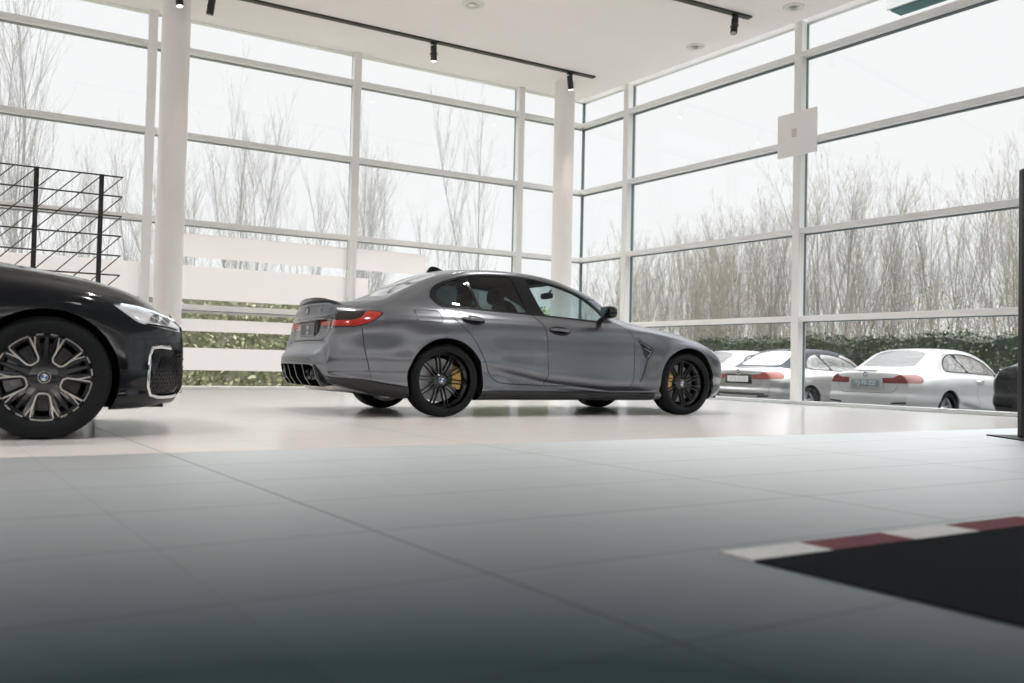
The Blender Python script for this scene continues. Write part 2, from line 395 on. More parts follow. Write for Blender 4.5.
# lattice partition behind the black car
M_wire = mat('dark_wire', (.05, .045, .042), .45, .5)
r = empty('lattice_partition', (-8.905, -3.0, 0)); tag(r, 'open black metal lattice partition standing behind the black car', 'partition')
ZR = [2.675, 2.436, 2.195, 1.953, 1.715, 1.478, 1.24, 1.0]
for x in (-.232, -.925, -1.62, -2.31, -3.0):
    m = MB(); m.box((x - .026, .01, 0), (x + .026, .06, 2.69)); m.build('post', M_black, r, bevel=.004)
    m = MB(); m.box((x - .05, -.2, 0), (x + .05, .27, .012)); m.build('foot', M_black, r)
for z in ZR:
    m = MB(); m.tube([(-3.2, 0, z), (0, 0, z)], .0095, 8); m.build('rail', M_wire, r, smooth=60)
st = .2305
for k in range(-7, 14):
    x1, z1, x0, z0 = -k * st, ZR[0], -k * st - st * 7, ZR[-1]
    if x1 > 0: z1 -= x1 / st * .2393; x1 = 0
    if x0 < -3.2: z0 += (-3.2 - x0) / st * .2393; x0 = -3.2
    if x1 - x0 < .1: continue
    m = MB(); m.tube([(x1, -.008, z1), (x0, -.008, z0)], .0065, 6); m.build('diagonal_rod', M_wire, r, smooth=60)

# black mat with red and white kerb edge
M_mat = noise_mat('black_carpet', (.006, .008, .010), (.012, .014, .017), 180, .95, bump=.4, Specular_IOR_Level=.05)
M_red = noise_mat('kerb_red', (.11, .04, .05), (.145, .055, .065), 30, .8, Specular_IOR_Level=.1); M_kw = noise_mat('kerb_white', (.46, .48, .48), (.54, .55, .55), 30, .8, Specular_IOR_Level=.1)
r = empty('kerb_mat', (-8.505, -12.865, 0)); tag(r, 'black carpet mat with a red and white kerb stripe along its edge', 'mat')
sk = lambda x, y: (x - .0822 * y, y)
def slab(x0, x1, y0, y1, z, mt, name):
    q = [sk(x0, y0), sk(x1, y0), sk(x1, y1), sk(x0, y1)]; q2 = q
    m = MB(); m.prism(q, lambda c: (c[0], c[1], 0), lambda c: (c[0], c[1], z)); return m.build(name, mt, r)
slab(.0, 2.9, -2.6, -.115, .006, M_mat, 'carpet')
edges = [0, .30, .66, .98, 1.40, 1.72, 2.08, 2.4, 2.9]
for i, (a, b) in enumerate(zip(edges[:-1], edges[1:])):
    slab(a, b, -.115, 0, .0062, M_red if i % 2 else M_kw, 'kerb_block')
# ================================================================== cars
# ---- surface with cutting by scalar fields -------------------------------------------------
class Surf:
    """polygon soup: V points, N normals, Q nominal (x,y,z) used for the outlines, faces"""
    def __init__(s, V, N, faces): s.V = V; s.N = N; s.F = faces
    def split(s, f, edge=None):
        """f: value per vertex; returns (inside f<0, outside, list of contour segments)"""
        V = list(map(tuple, s.V)); N = list(map(tuple, s.N)); new = {}; ins = []; outs = []; seg = []
        sg = f < 0
        def cutp(a, b):
            k = (a, b) if a < b else (b, a)
            if k in new: return new[k]
            t = f[k[0]] / (f[k[0]] - f[k[1]])
            A, B = s.V[k[0]], s.V[k[1]]; V.append(tuple(A + (B - A) * t))
            n = s.N[k[0]] + (s.N[k[1]] - s.N[k[0]]) * t; N.append(tuple(n / (np.linalg.norm(n) + 1e-12)))
            new[k] = len(V) - 1; return new[k]
        for fc in s.F:
            c = sum(1 for i in fc if sg[i])
            if c == len(fc): ins.append(fc); continue
            if c == 0: outs.append(fc); continue
            I = []; O = []; cp = []
            for a, b in zip(fc, fc[1:] + fc[:1]):
                (I if sg[a] else O).append(a)
                if sg[a] != sg[b]:
                    q = cutp(a, b); I.append(q); O.append(q); cp.append(q)
            if len(I) > 2: ins.append(tuple(I))
            if len(O) > 2: outs.append(tuple(O))
            if len(cp) == 2: seg.append((cp[0], cp[1]))
        Va, Na = np.array(V), np.array(N)
        return Surf(Va, Na, ins), Surf(Va, Na, outs), seg
    def compact(s):
        used = sorted({i for f in s.F for i in f}); mp = {a: b for b, a in enumerate(used)}
        return Surf(s.V[used] if used else np.zeros((0, 3)), s.N[used] if used else np.zeros((0, 3)), [tuple(mp[i] for i in f) for f in s.F])
    def boundary(s):
        cnt = {}
        for f in s.F:
            for a, b in zip(f, f[1:] + f[:1]):
                k = (a, b) if a < b else (b, a); cnt[k] = None if k in cnt else (a, b)
        return [e for e in cnt.values() if e]

def mesh_from(surfs, name, mats, parent, rim=.0, rimdir=None, mirror=False, offset=0.):
    """several Surf -> one mesh object with custom normals; rim folds the free edge inward"""
    V = []; N = []; F = []
    for s in surfs:
        s = s.compact()
        if not s.F: continue
        P = s.V + s.N * offset; o = len(V); V += [tuple(p) for p in P]; N += [tuple(n) for n in s.N]
        F += [tuple(i + o for i in f) for f in s.F]
        if rim:
            idx = {}
            for a, b in s.boundary():
                if abs(s.V[a][1]) < 2e-3 and abs(s.V[b][1]) < 2e-3: continue
                q = []
                d = s.V[b] - s.V[a]; nn = np.cross(d, s.N[a]); l = np.linalg.norm(nn)
                if l < 1e-9: continue
                nn /= l
                base = len(V)
                for i in (a, b):
                    w = s.N[i] if rimdir is None else np.array(rimdir(s.V[i]))
                    V.append(tuple(P[i])); N.append(tuple(nn)); V.append(tuple(P[i] - w * rim)); N.append(tuple(nn))
                F.append((base, base + 1, base + 3, base + 2))
    if mirror:
        V = [(x, -y, z) for x, y, z in V]; N = [(x, -y, z) for x, y, z in N]; F = [f[::-1] for f in F]
    me = bpy.data.meshes.new(name); me.from_pydata(V, [], F)
    for m in (mats if isinstance(mats, (list, tuple)) else [mats]): me.materials.append(m)
    me.update()
    if F:
        me.polygons.foreach_set('use_smooth', [True] * len(me.polygons)); me.normals_split_custom_set_from_vertices(N)
    o = bpy.data.objects.new(name, me); COL.objects.link(o); o.parent = parent
    return o
def both(surfs):
    """right-hand panels plus their mirror image, as Surfs"""
    r = []
    for s in surfs:
        r.append(s); W = s.V.copy(); W[:, 1] *= -1; Nn = s.N.copy(); Nn[:, 1] *= -1
        r.append(Surf(W, Nn, [f[::-1] for f in s.F]))
    return r

def catmull(pts, n=8, closed=True):
    pts = np.array(pts, float); k = len(pts); out = []
    for i in range(k if closed else k - 1):
        p0, p1, p2, p3 = (pts[(i - 1) % k], pts[i], pts[(i + 1) % k], pts[(i + 2) % k]) if closed else (pts[max(i - 1, 0)], pts[i], pts[i + 1], pts[min(i + 2, k - 1)])
        for t in np.linspace(0, 1, n, endpoint=False):
            out.append(.5 * ((2 * p1) + (p2 - p0) * t + (2 * p0 - 5 * p1 + 4 * p2 - p3) * t * t + (3 * p1 - p0 - 3 * p2 + p3) * t ** 3))
    if not closed: out.append(pts[-1])
    return np.array(out)
def rounded(pts, r, n=6):
    """polygon with its corners rounded (r: one value or one per corner)"""
    pts = [np.array(p, float) for p in pts]; k = len(pts); out = []
    rs = r if hasattr(r, '__len__') else [r] * k
    for i in range(k):
        a, b, c = pts[i - 1], pts[i], pts[(i + 1) % k]; la, lc = np.linalg.norm(a - b), np.linalg.norm(c - b)
        q = min(rs[i], la * .49, lc * .49)
        if q < 1e-4: out.append(b); continue
        A, Cc = b + (a - b) / la * q, b + (c - b) / lc * q
        for t in np.linspace(0, 1, n): out.append((1 - t) ** 2 * A + 2 * t * (1 - t) * b + t * t * Cc)
    return np.array(out)
def sdf(poly, X, Y):
    """signed distance to a closed outline, negative inside"""
    poly = np.asarray(poly); A = poly; B = np.roll(poly, -1, 0); P = np.stack([X, Y], 1)
    d = np.full(len(P), 1e9); inside = np.zeros(len(P), bool)
    for (ax, ay), (bx, by) in zip(A, B):
        ex, ey = bx - ax, by - ay; l2 = ex * ex + ey * ey
        if l2 < 1e-14: continue
        wx, wy = P[:, 0] - ax, P[:, 1] - ay; t = np.clip((wx * ex + wy * ey) / l2, 0, 1)
        d = np.minimum(d, (wx - t * ex) ** 2 + (wy - t * ey) ** 2)
        if ey != 0:
            c = ((ay > P[:, 1]) != (by > P[:, 1])) & (P[:, 0] < ex * (P[:, 1] - ay) / ey + ax); inside ^= c
    d = np.sqrt(d); return np.where(inside, -d, d)

def kcurve(knots, xs, sig=.045):
    k = np.array(knots, float); g = np.arange(xs[0] - .4, xs[-1] + .4, .01); v = np.interp(g, k[:, 0], k[:, 1])
    # keep the end slope so that the smoothing does not flatten the ends
    for e, (i0, i1) in ((0, (0, 1)), (1, (-2, -1))):
        s_ = (k[i1, 1] - k[i0, 1]) / (k[i1, 0] - k[i0, 0])
        if e == 0: v[g < k[0, 0]] = k[0, 1] + s_ * (g[g < k[0, 0]] - k[0, 0])
        else: v[g > k[-1, 0]] = k[-1, 1] + s_ * (g[g > k[-1, 0]] - k[-1, 0])
    w = np.exp(-.5 * (np.arange(-25, 26) * .01 / sig) ** 2); w /= w.sum()
    return np.interp(xs, g, np.convolve(np.pad(v, 25, 'edge'), w, 'valid'))

def section(P, m):
    """P: (n_curves, 2) -> smooth section sampled m per span (non-uniform Catmull-Rom)"""
    d = np.maximum(np.linalg.norm(np.diff(P, axis=0), axis=1), 1e-4) ** .5; t = np.concatenate([[0], np.cumsum(d)]); out = []
    n = len(P)
    T = np.zeros_like(P)
    for i in range(n):
        if i == 0: T[i] = (P[1] - P[0]) / (t[1] - t[0])
        elif i == n - 1: T[i] = (P[-1] - P[-2]) / (t[-1] - t[-2])
        else:
            a, b = t[i] - t[i - 1], t[i + 1] - t[i]
            T[i] = ((P[i] - P[i - 1]) / a * b + (P[i + 1] - P[i]) / b * a) / (a + b)
    T[-1][1] = 0                                                    # level at the centre line
    for i in range(n - 1):
        h = t[i + 1] - t[i]
        for u in np.linspace(0, 1, m, endpoint=False):
            out.append((2 * u ** 3 - 3 * u ** 2 + 1) * P[i] + (u ** 3 - 2 * u ** 2 + u) * h * T[i] + (-2 * u ** 3 + 3 * u ** 2) * P[i + 1] + (u ** 3 - u ** 2) * h * T[i + 1])
    out.append(P[-1]); return np.array(out)

def grid_surf(G, flip=False):
    nu, nv, _ = G.shape; du = np.gradient(G, axis=0); dv = np.gradient(G, axis=1)
    N = np.cross(dv, du); N /= np.linalg.norm(N, axis=2, keepdims=True) + 1e-12
    F = [(i * nv + j, i * nv + j + 1, (i + 1) * nv + j + 1, (i + 1) * nv + j) for i in range(nu - 1) for j in range(nv - 1)]
    if flip: N = -N; F = [f[::-1] for f in F]
    return Surf(G.reshape(-1, 3), N.reshape(-1, 3), F)

def sstep(a, b, x): t = np.clip((x - a) / (b - a), 0, 1); return t * t * (3 - 2 * t)

class CarShape:
    """half body as two sheets: 'main' (sill, flank, glasshouse, roof, bonnet) and the end faces"""
    def __init__(s, P):
        s.P = P; xr, xf = P['xr'], P['xf']
        L = xf - xr
        q = np.linspace(0, 1, P.get('nu', 230)); xs = xr + L * (q - .06 * np.sin(2 * PI * q) / (2 * PI) * 2)
        s.xs = xs; cur = []
        for ky, kz in P['curves']: cur.append(np.stack([kcurve(ky, xs), kcurve(kz, xs)], 1))
        cur = np.stack(cur, 1)                                      # nu, nc, 2
        # crown between the roof edge and the centre line
        e, c = cur[:, -2], cur[:, -1]; extra = []
        for t in (.66, .33):
            y = e[:, 0] * t; extra.append(np.stack([y, c[:, 1] - (c[:, 1] - e[:, 1]) * (t ** 2.2)], 1))
        cur = np.concatenate([cur[:, :-1], np.stack(extra, 1), cur[:, -1:]], 1)
        m = P.get('m', 6)
        G = np.stack([section(cur[i], m) for i in range(len(xs))])  # nu, nv, 2
        G3 = np.zeros((len(xs), G.shape[1], 3)); G3[:, :, 0] = xs[:, None]; G3[:, :, 1:] = G
        # flared wheel arches
        for wx, wz, wr, amp, wd in P['flares']:
            r = np.hypot(G3[:, :, 0] - wx, G3[:, :, 2] - wz); rr = np.maximum(r - wr, 0)
            lat = sstep(.55, .8, G3[:, :, 1])
            G3[:, :, 1] += amp * np.exp(-(rr / wd) ** 2) * lat
        s.main_nom = G3.copy()
        s.m = m; s.nc = cur.shape[1]
        s.rear = s.fascia(G3[0], xr, -1, P['rear_bow'], P.get('nrear', 44))
        s.front = s.fascia(G3[-1], xf, 1, P['front_bow'], 30)
        s.main = grid_surf(s.warp(G3), False); s.rearS = grid_surf(s.warp(s.rear), True); s.frontS = grid_surf(s.warp(s.front), False)
        # one normal along the shared corner edge
        nv = G3.shape[1]
        for sheet, row in ((s.rearS, 0), (s.frontS, len(xs) - 1)):
            S_ = sheet.N.reshape(-1, nv, 3); Mn = s.main.N.reshape(len(xs), nv, 3)
            a = S_[0] + Mn[row]; a /= np.linalg.norm(a, axis=1, keepdims=True) + 1e-9; S_[0] = a; Mn[row] = a
            sheet.N = S_.reshape(-1, 3); s.main.N = Mn.reshape(-1, 3)
        s.main.N[np.abs(s.main.V[:, 1]) < 1e-4, 1] = 0
    def fascia(s, edge, x, sgn, bow, n):
        """from the end section across to the centre line: rows keep their height"""
        ye = edge[:, 0 + 1]; zt = edge[:, 2]; G = np.zeros((n, len(edge), 3))
        for i, t in enumerate(np.linspace(0, 1, n)):
            y = ye * (1 - t); G[i, :, 0] = x + sgn * bow * (1 - np.where(ye > 1e-6, (y / np.maximum(ye, 1e-6)), 0) ** 2) * np.clip(ye / .55, 0, 1)
            G[i, :, 1] = y; G[i, :, 2] = zt
        return G
    def warp(s, G):
        W = G.copy(); W[..., 0] += s.P['warp'](G[..., 0], G[..., 1], G[..., 2]); return W

# ---- wheels ---------------------------------------------------------------------------------
M_tyre = noise_mat('tyre_rubber', (.006, .008, .010), (.010, .012, .014), 60, .75, Specular_IOR_Level=.25)
M_rimblack = mat('gloss_black_alloy', (.014, .015, .018), .18, .0, Coat_Weight=.6, Coat_Roughness=.05)
M_machined = mat('machined_alloy', (.82, .79, .75), .38, .35)
M_silver_rim = mat('silver_alloy', (.62, .63, .65), .3, .9)
M_disc = noise_mat('brake_disc_steel', (.35, .35, .36), (.42, .42, .43), 40, .35, .9)
M_disc_dark = noise_mat('dark_brake_steel', (.07, .07, .072), (.10, .10, .10), 40, .45, .7)
M_gold = mat('gold_caliper', (.72, .47, .14), .35, .35)
M_grey_cal = mat('grey_caliper', (.20, .20, .21), .4, .5)
M_cap_white = mat('emblem_white', (.8, .8, .8), .3); M_cap_blue = mat('emblem_blue', (.05, .16, .42), .3)
M_cap_black = mat('emblem_black', (.01, .01, .012), .25); M_chrome = mat('chrome', (.82, .82, .82), .08, 1.)
M_blacktrim = mat('gloss_black_trim', (.008, .009, .011), .12); M_plastic = mat('dark_plastic', (.018, .019, .021), .55)
M_under = mat('underbody', (.008, .008, .009), .9)

def roundel(r, parent, name, M, th=.002):
    """round badge: black ring with four quarters, blue and white"""
    def put(mb, mt, nm):
        mb.v = [tuple(M @ Vector(v)) for v in mb.v]; return mb.build(nm, mt, parent, smooth=40)
    mb = MB(); mb.lathe([(0, th * .2), (r * .98, th * .2), (r, 0)], 32, 'z'); mb.cm = 1
    mb.lathe([(r, 0), (r, th), (r * .93, th * 1.2), (r * .93, th * .3)], 32, 'z'); mb.cm = 1
    mb.lathe([(r * .64, th * .3), (r * .64, th), (r * .58, th), (r * .58, th * .3)], 32, 'z')
    for k in range(4):
        mb.cm = 2 if k % 2 else 3
        a = [(.58 * r * math.cos(q), .58 * r * math.sin(q)) for q in np.linspace(k * PI / 2, k * PI / 2 + PI / 2, 8)]
        mb.add([(0, 0, th * .6)] + [(x, y, th * .6) for x, y in a], [tuple(range(9))])
    return put(mb, [M_cap_black, M_chrome, M_cap_blue, M_cap_white], name)

def rim_ring(R, w, mb):
    """barrel and outer lip; y axis, outer face towards +y (0 is the hub plane)"""
    mb.lathe([(R - .035, -w * .75), (R - .028, -w * .3), (R - .03, w * .12), (R - .012, w * .2), (R, w * .2), (R + .006, w * .16), (R - .002, -w * .75), (R - .035, -w * .75)], 72, 'y')

def make_tyre(Ro, Ri, w):
    mb = MB(); h = w / 2
    pr = [(Ri - .002, -h * .86), (Ri + .012, -h * .95), ((Ri + Ro) / 2, -h), (Ro - .022, -h * .93), (Ro - .006, -h * .82)]
    for q in (-.66, -.62, -.58, -.22, -.2, -.16, .16, .2, .22, .58, .62, .66):
        pr.append((Ro - (.007 if abs(abs(q) - .62) < .01 or abs(abs(q) - .2) < .005 else 0), h * q))
    pr += [(Ro - .006, h * .82), (Ro - .022, h * .93), ((Ri + Ro) / 2, h), (Ri + .03, h * .985), (Ri + .012, h * .95), (Ri + .004, h * .9), (Ri - .002, h * .86)]
    mb.lathe(pr, 84, 'y'); return mb

def spoke_bar(mb, p0, p1, w0, w1, y0, y1, d0, d1):
    """tapering bar in the wheel plane from p0 to p1 (x,z), face heights y0->y1, depths d"""
    a, b = Vector((p0[0], 0, p0[1])), Vector((p1[0], 0, p1[1])); t = (b - a).normalized(); sd = Vector((-t.z, 0, t.x))
    vs = []
    for P_, w, y, d in ((a, w0, y0, d0), ((a + b) / 2, (w0 + w1) / 2, (y0 + y1) / 2 + .004, (d0 + d1) / 2), (b, w1, y1, d1)):
        for k, yy, ww in ((1, y, .32), (1, y - .006, .5), (1, y - d, .45), (-1, y - d, .45), (-1, y - .006, .5), (-1, y, .32)):
            q = P_ + sd * (k * w * ww); vs.append((q.x, yy, q.z))
    fs = []
    for i in range(2):
        for j in range(6): fs.append((i * 6 + j, i * 6 + (j + 1) % 6, (i + 1) * 6 + (j + 1) % 6, (i + 1) * 6 + j))
    fs += [tuple(range(6))[::-1], tuple(range(12, 18))]; mb.add(vs, fs)

WHEELS = {}
def make_wheel(parent, loc, Ro, Ri, w, style, right, caliper=None, cal_ang=0., spin=0., steer=0.):
    """a wheel of car PARENT: tyre, rim, disc, caliper, centre cap under one part"""
    r = empty('wheel', loc, 0, parent)
    sg = 1 if right else -1
    key = (Ro, Ri, w, style, right)
    if key not in WHEELS:
        flip = (lambda mb: mb) if right else (lambda mb: (setattr(mb, 'v', [(-x, -y, z) for x, y, z in mb.v]), mb)[1])
        me = {}
        me['tyre'] = (flip(make_tyre(Ro, Ri, w)), [M_tyre], 35)
        mb = MB(); rim_ring(Ri, w, mb); f = w * .2
        if style == 'lattice':                                       # ten pairs of thin struts
            mb.lathe([(0, f - .012), (.052, f - .012), (.075, f - .03), (.078, f - .09), (0, f - .09)], 40, 'y')
            for k in range(10):
                a = 2 * PI * k / 10
                e = (math.cos(a) * (Ri - .012), math.sin(a) * (Ri - .012))
                for d in (-1, 1):
                    b = a + d * PI / 10 * .80; s0 = (math.cos(b) * .070, math.sin(b) * .070)
                    b2 = a + d * .065; e2 = (math.cos(b2) * (Ri - .01), math.sin(b2) * (Ri - .01))
                    spoke_bar(mb, s0, e2, .014, .011, f - .022, f - .004, .05, .03)
            me['rim'] = (mb, [M_rimblack], 30)
        elif style == 'loops':                                       # five machined U loops on a black wheel
            mb.lathe([(0, f - .018), (.05, f - .018), (.085, f - .03), (.09, f - .09), (0, f - .09)], 40, 'y')
            for k in range(5):
                a = -PI / 2 + 2 * PI * k / 5
                for d in (-1, 1):
                    b1 = a + d * .42; s0 = (math.cos(b1) * .078, math.sin(b1) * .078)
                    for dd in (.22, .40):
                        b2 = a + d * dd; e2 = (math.cos(b2) * (Ri - .01), math.sin(b2) * (Ri - .01)); spoke_bar(mb, s0, e2, .03, .026, f - .03, f - .006, .05, .03)
                b = a + PI / 5; spoke_bar(mb, (math.cos(b) * .06, math.sin(b) * .06), (math.cos(b) * (Ri - .01), math.sin(b) * (Ri - .01)), .05, .022, f - .03, f - .012, .06, .03)
            mb.cm = 1
            def pol(r_, q): return (r_ * math.cos(q), 0, r_ * math.sin(q))
            for k in range(5):
                a = -PI / 2 + 2 * PI * k / 5
                pth = [(Ri - .012, a - .25), (Ri * .62, a - .29), (Ri * .46, a - .31), (Ri * .385, a - .22), (Ri * .37, a), (Ri * .385, a + .22), (Ri * .46, a + .31), (Ri * .62, a + .29), (Ri - .012, a + .25)]
                P3 = [Vector(pol(*q)) for q in pth]
                for i, p_ in enumerate(P3): p_.y = f - .004 - .02 * max(0, 1 - p_.xz.length / Ri) * 1.1
                mb.tube(P3, .0052, 6)
                for d in (-1, 1):
                    P4 = [Vector(pol(Ri - .012, a + d * .37)), Vector(pol(Ri * .74, a + d * .31)), Vector(pol(Ri * .62, a + d * .29))]
                    for p_ in P4: p_.y = f - .004 - .02 * max(0, 1 - p_.xz.length / Ri)
                    mb.tube(P4, .0042, 6)
                    arc = [Vector(pol(Ri - .006, q)) for q in np.linspace(a + d * .40, a + d * (PI / 5 - .07), 7)]
                    for p_ in arc: p_.y = f + .001
                    mb.tube(arc, .0045, 6)
                arc = [Vector(pol(Ri - .006, q)) for q in np.linspace(a - .24, a + .24, 9)]
                for p_ in arc: p_.y = f + .001
                mb.tube(arc, .0045, 6)
            me['rim'] = (mb, [M_rimblack, M_machined], 30)
        else:                                                        # plain five double spokes, silver
            mb.lathe([(0, f - .012), (.055, f - .012), (.08, f - .03), (.08, f - .09), (0, f - .09)], 32, 'y')
            for k in range(5):
                a = PI / 2 + 2 * PI * k / 5
                for d in (-1, 1):
                    b1, b2 = a + d * .30, a + d * .17
                    spoke_bar(mb, (math.cos(b1) * .06, math.sin(b1) * .06), (math.cos(b2) * (Ri - .01), math.sin(b2) * (Ri - .01)), .036, .026, f - .02, f - .006, .05, .03)
            me['rim'] = (mb, [M_silver_rim], 30)
        flip(me['rim'][0])
        md = MB(); rd = Ri * .78
        md.lathe([(rd * .5, -.03), (rd, -.03), (rd, -.0), (rd * .5, -.0)], 56, 'y'); md.lathe([(0, .012), (rd * .48, .012), (rd * .52, -.0)], 40, 'y')
        md.v = [(x, y - w * .16, z) for x, y, z in md.v]
        me['brake_disc'] = (flip(md), [M_disc_dark if style == 'loops' else M_disc], 35)
        obs = {}
        for k, (mb_, mt, sm) in me.items():
            o = mb_.build(k, mt, r, smooth=sm); obs[k] = o
        WHEELS[key] = {k: o.data for k, o in obs.items()}
    else:
        obs = {}
        for k, d in WHEELS[key].items():
            o = bpy.data.objects.new(k, d); COL.objects.link(o); o.parent = r; obs[k] = o
    for k in ('tyre', 'rim'): obs[k].rotation_euler = (0, spin, 0)
    f = w * .2
    Mx = Matrix.Translation((0, sg * (f - .012), 0)) @ Matrix.Rotation(-sg * PI / 2, 4, 'X') @ Matrix.Rotation(.5, 4, 'Z')
    roundel(.034, r, 'centre_cap', Mx, .004)
    if caliper:
        mb = MB(); rd = Ri * .78; pr = []
        qs = np.linspace(-.55, .55, 12)
        for y0, y1 in ((-w * .16 - .075, -w * .16 + .05),):
            outer = [((rd + .012) * math.cos(q), (rd + .012) * math.sin(q)) for q in qs]; inner = [(rd * .60 * math.cos(q), rd * .60 * math.sin(q)) for q in qs[::-1]]
            pl_ = outer + inner; mb.prism(pl_, lambda c: (c[0], y0, c[1]), lambda c: (c[0], y1, c[1]))
        for q in (-.33, 0, .33):
            c = (rd * .8 * math.cos(q), rd * .8 * math.sin(q)); mb.lathe([(0, y1 + .012), (.022, y1 + .012), (.026, y1 + .006), (.026, y1)], 16, 'y', (c[0], 0, c[1]))
        ca, sa = math.cos(cal_ang), math.sin(cal_ang)
        mb.v = [(x * ca - z * sa, y * sg, x * sa + z * ca) for x, y, z in mb.v]
        mb.build('brake_caliper', caliper, r, bevel=.006)
    if steer: r.rotation_euler = (0, 0, steer)
    return r
# ---- car assembly -----------------------------------------------------------------------------
AX = {'xz': (0, 2), 'xy': (0, 1), 'yz': (1, 2)}
def car_panels(root, S, cuts, body_mat, arches):
    """cut the sheets into panels; what is left over is the body shell"""
    sheets = {'main': S.main, 'rear': S.rearS, 'front': S.frontS}
    for (wx, wz, R) in arches:
        A = sheets['main']; f = np.maximum(np.hypot(A.V[:, 0] - wx, A.V[:, 2] - wz) - R, .5 - A.V[:, 1])
        _, sheets['main'], _ = A.split(f)
    made = {}
    for c in cuts:
        got = []
        for sh, (pl_, poly) in c['on'].items():
            src = sheets[sh] if 'of' not in c else None
            pool = [(sh, src)] if src is not None else [(None, q) for q in made[c['of']]['surfs'] if q.tagsheet == sh]
            for key, A in pool:
                i, j = AX[pl_]; f = sdf(poly, A.V[:, i], A.V[:, j])
                if 'cond' in c: f = np.maximum(f, c['cond'](A.V))
                g = c.get('gap', 0.)
                ins, rest, _ = A.split(f + g)
                if g:
                    A2 = rest; f2 = sdf(poly, A2.V[:, i], A2.V[:, j])
                    if 'cond' in c: f2 = np.maximum(f2, c['cond'](A2.V))
                    _, rest, _ = A2.split(f2 - g)
                ins.tagsheet = sh; got.append(ins)
                if key: rest.tagsheet = sh; sheets[key] = rest
                else:
                    rest.tagsheet = sh
                    L_ = made[c['of']]['surfs']; L_[L_.index(A)] = rest
        made[c['part'] + str(len(made))] = dict(c=c, surfs=got); c['key'] = list(made)[-1]
        if 'id' in c: made[c['id']] = made.pop(c['key']); c['key'] = c['id']
    objs = {}
    for k, d in made.items():
        c = d['c']
        if c.get('drop'): continue
        par = root
        kw = dict(rim=c.get('rim', .012), offset=c.get('offset', 0.))
        if c.get('centre'):
            o = mesh_from(both(d['surfs']), c['part'], c['mat'], par, **kw); objs.setdefault(k, []).append(o)
        else:
            for mir in (False, True):
                if c.get('only_right') and not mir: continue
                pp = objs[c['child_of']][1 if mir else 0] if c.get('child_of') in objs else par
                o = mesh_from(d['surfs'], c['part'], c['mat'], pp, mirror=mir, **kw); objs.setdefault(k, []).append(o)
                if c.get('label'): o['label'] = c['label']
    rest = [sheets['main'], sheets['rear'], sheets['front']]
    objs['body'] = [mesh_from(both(rest), 'body_shell', body_mat, root, rim=.03)]
    return objs

def surf_y(S, x, z):
    """half width of the flank at (x, z)"""
    V = S.main.V; m = V[:, 1] > .4; d = (V[m, 0] - x) ** 2 + (V[m, 2] - z) ** 2; i = np.argsort(d)[:4]; w = 1 / (d[i] + 1e-6)
    return float((V[m][i, 1] * w).sum() / w.sum())
def surf_z(S, x, y):
    V = S.main.V; m = V[:, 2] > .6; d = (V[m, 0] - x) ** 2 + (V[m, 1] - y) ** 2; i = np.argsort(d)[:4]; w = 1 / (d[i] + 1e-6)
    return float((V[m][i, 2] * w).sum() / w.sum())
def surf_rear_x(S, y, z):
    V = S.rearS.V; d = (V[:, 1] - y) ** 2 + (V[:, 2] - z) ** 2; i = np.argsort(d)[:4]; w = 1 / (d[i] + 1e-6)
    return float((V[i, 0] * w).sum() / w.sum())
def surf_front_x(S, y, z):
    V = S.frontS.V; d = (V[:, 1] - y) ** 2 + (V[:, 2] - z) ** 2; i = np.argsort(d)[:4]; w = 1 / (d[i] + 1e-6)
    return float((V[i, 0] * w).sum() / w.sum())

def blob(mb, c, r, n=14, e=2.6):
    """soft rounded box (superellipsoid)"""
    sp = lambda v, q: math.copysign(abs(v) ** q, v)
    vs = []; q = 2 / e
    for i in range(n + 1):
        a = -PI / 2 + PI * i / n
        for j in range(2 * n):
            b = PI * j / n
            vs.append((c[0] + r[0] * sp(math.cos(a), q) * sp(math.cos(b), q), c[1] + r[1] * sp(math.cos(a), q) * sp(math.sin(b), q), c[2] + r[2] * sp(math.sin(a), q)))
    m = 2 * n
    mb.add(vs, [(i * m + j, i * m + (j + 1) % m, (i + 1) * m + (j + 1) % m, (i + 1) * m + j) for i in range(n) for j in range(m)]); return mb

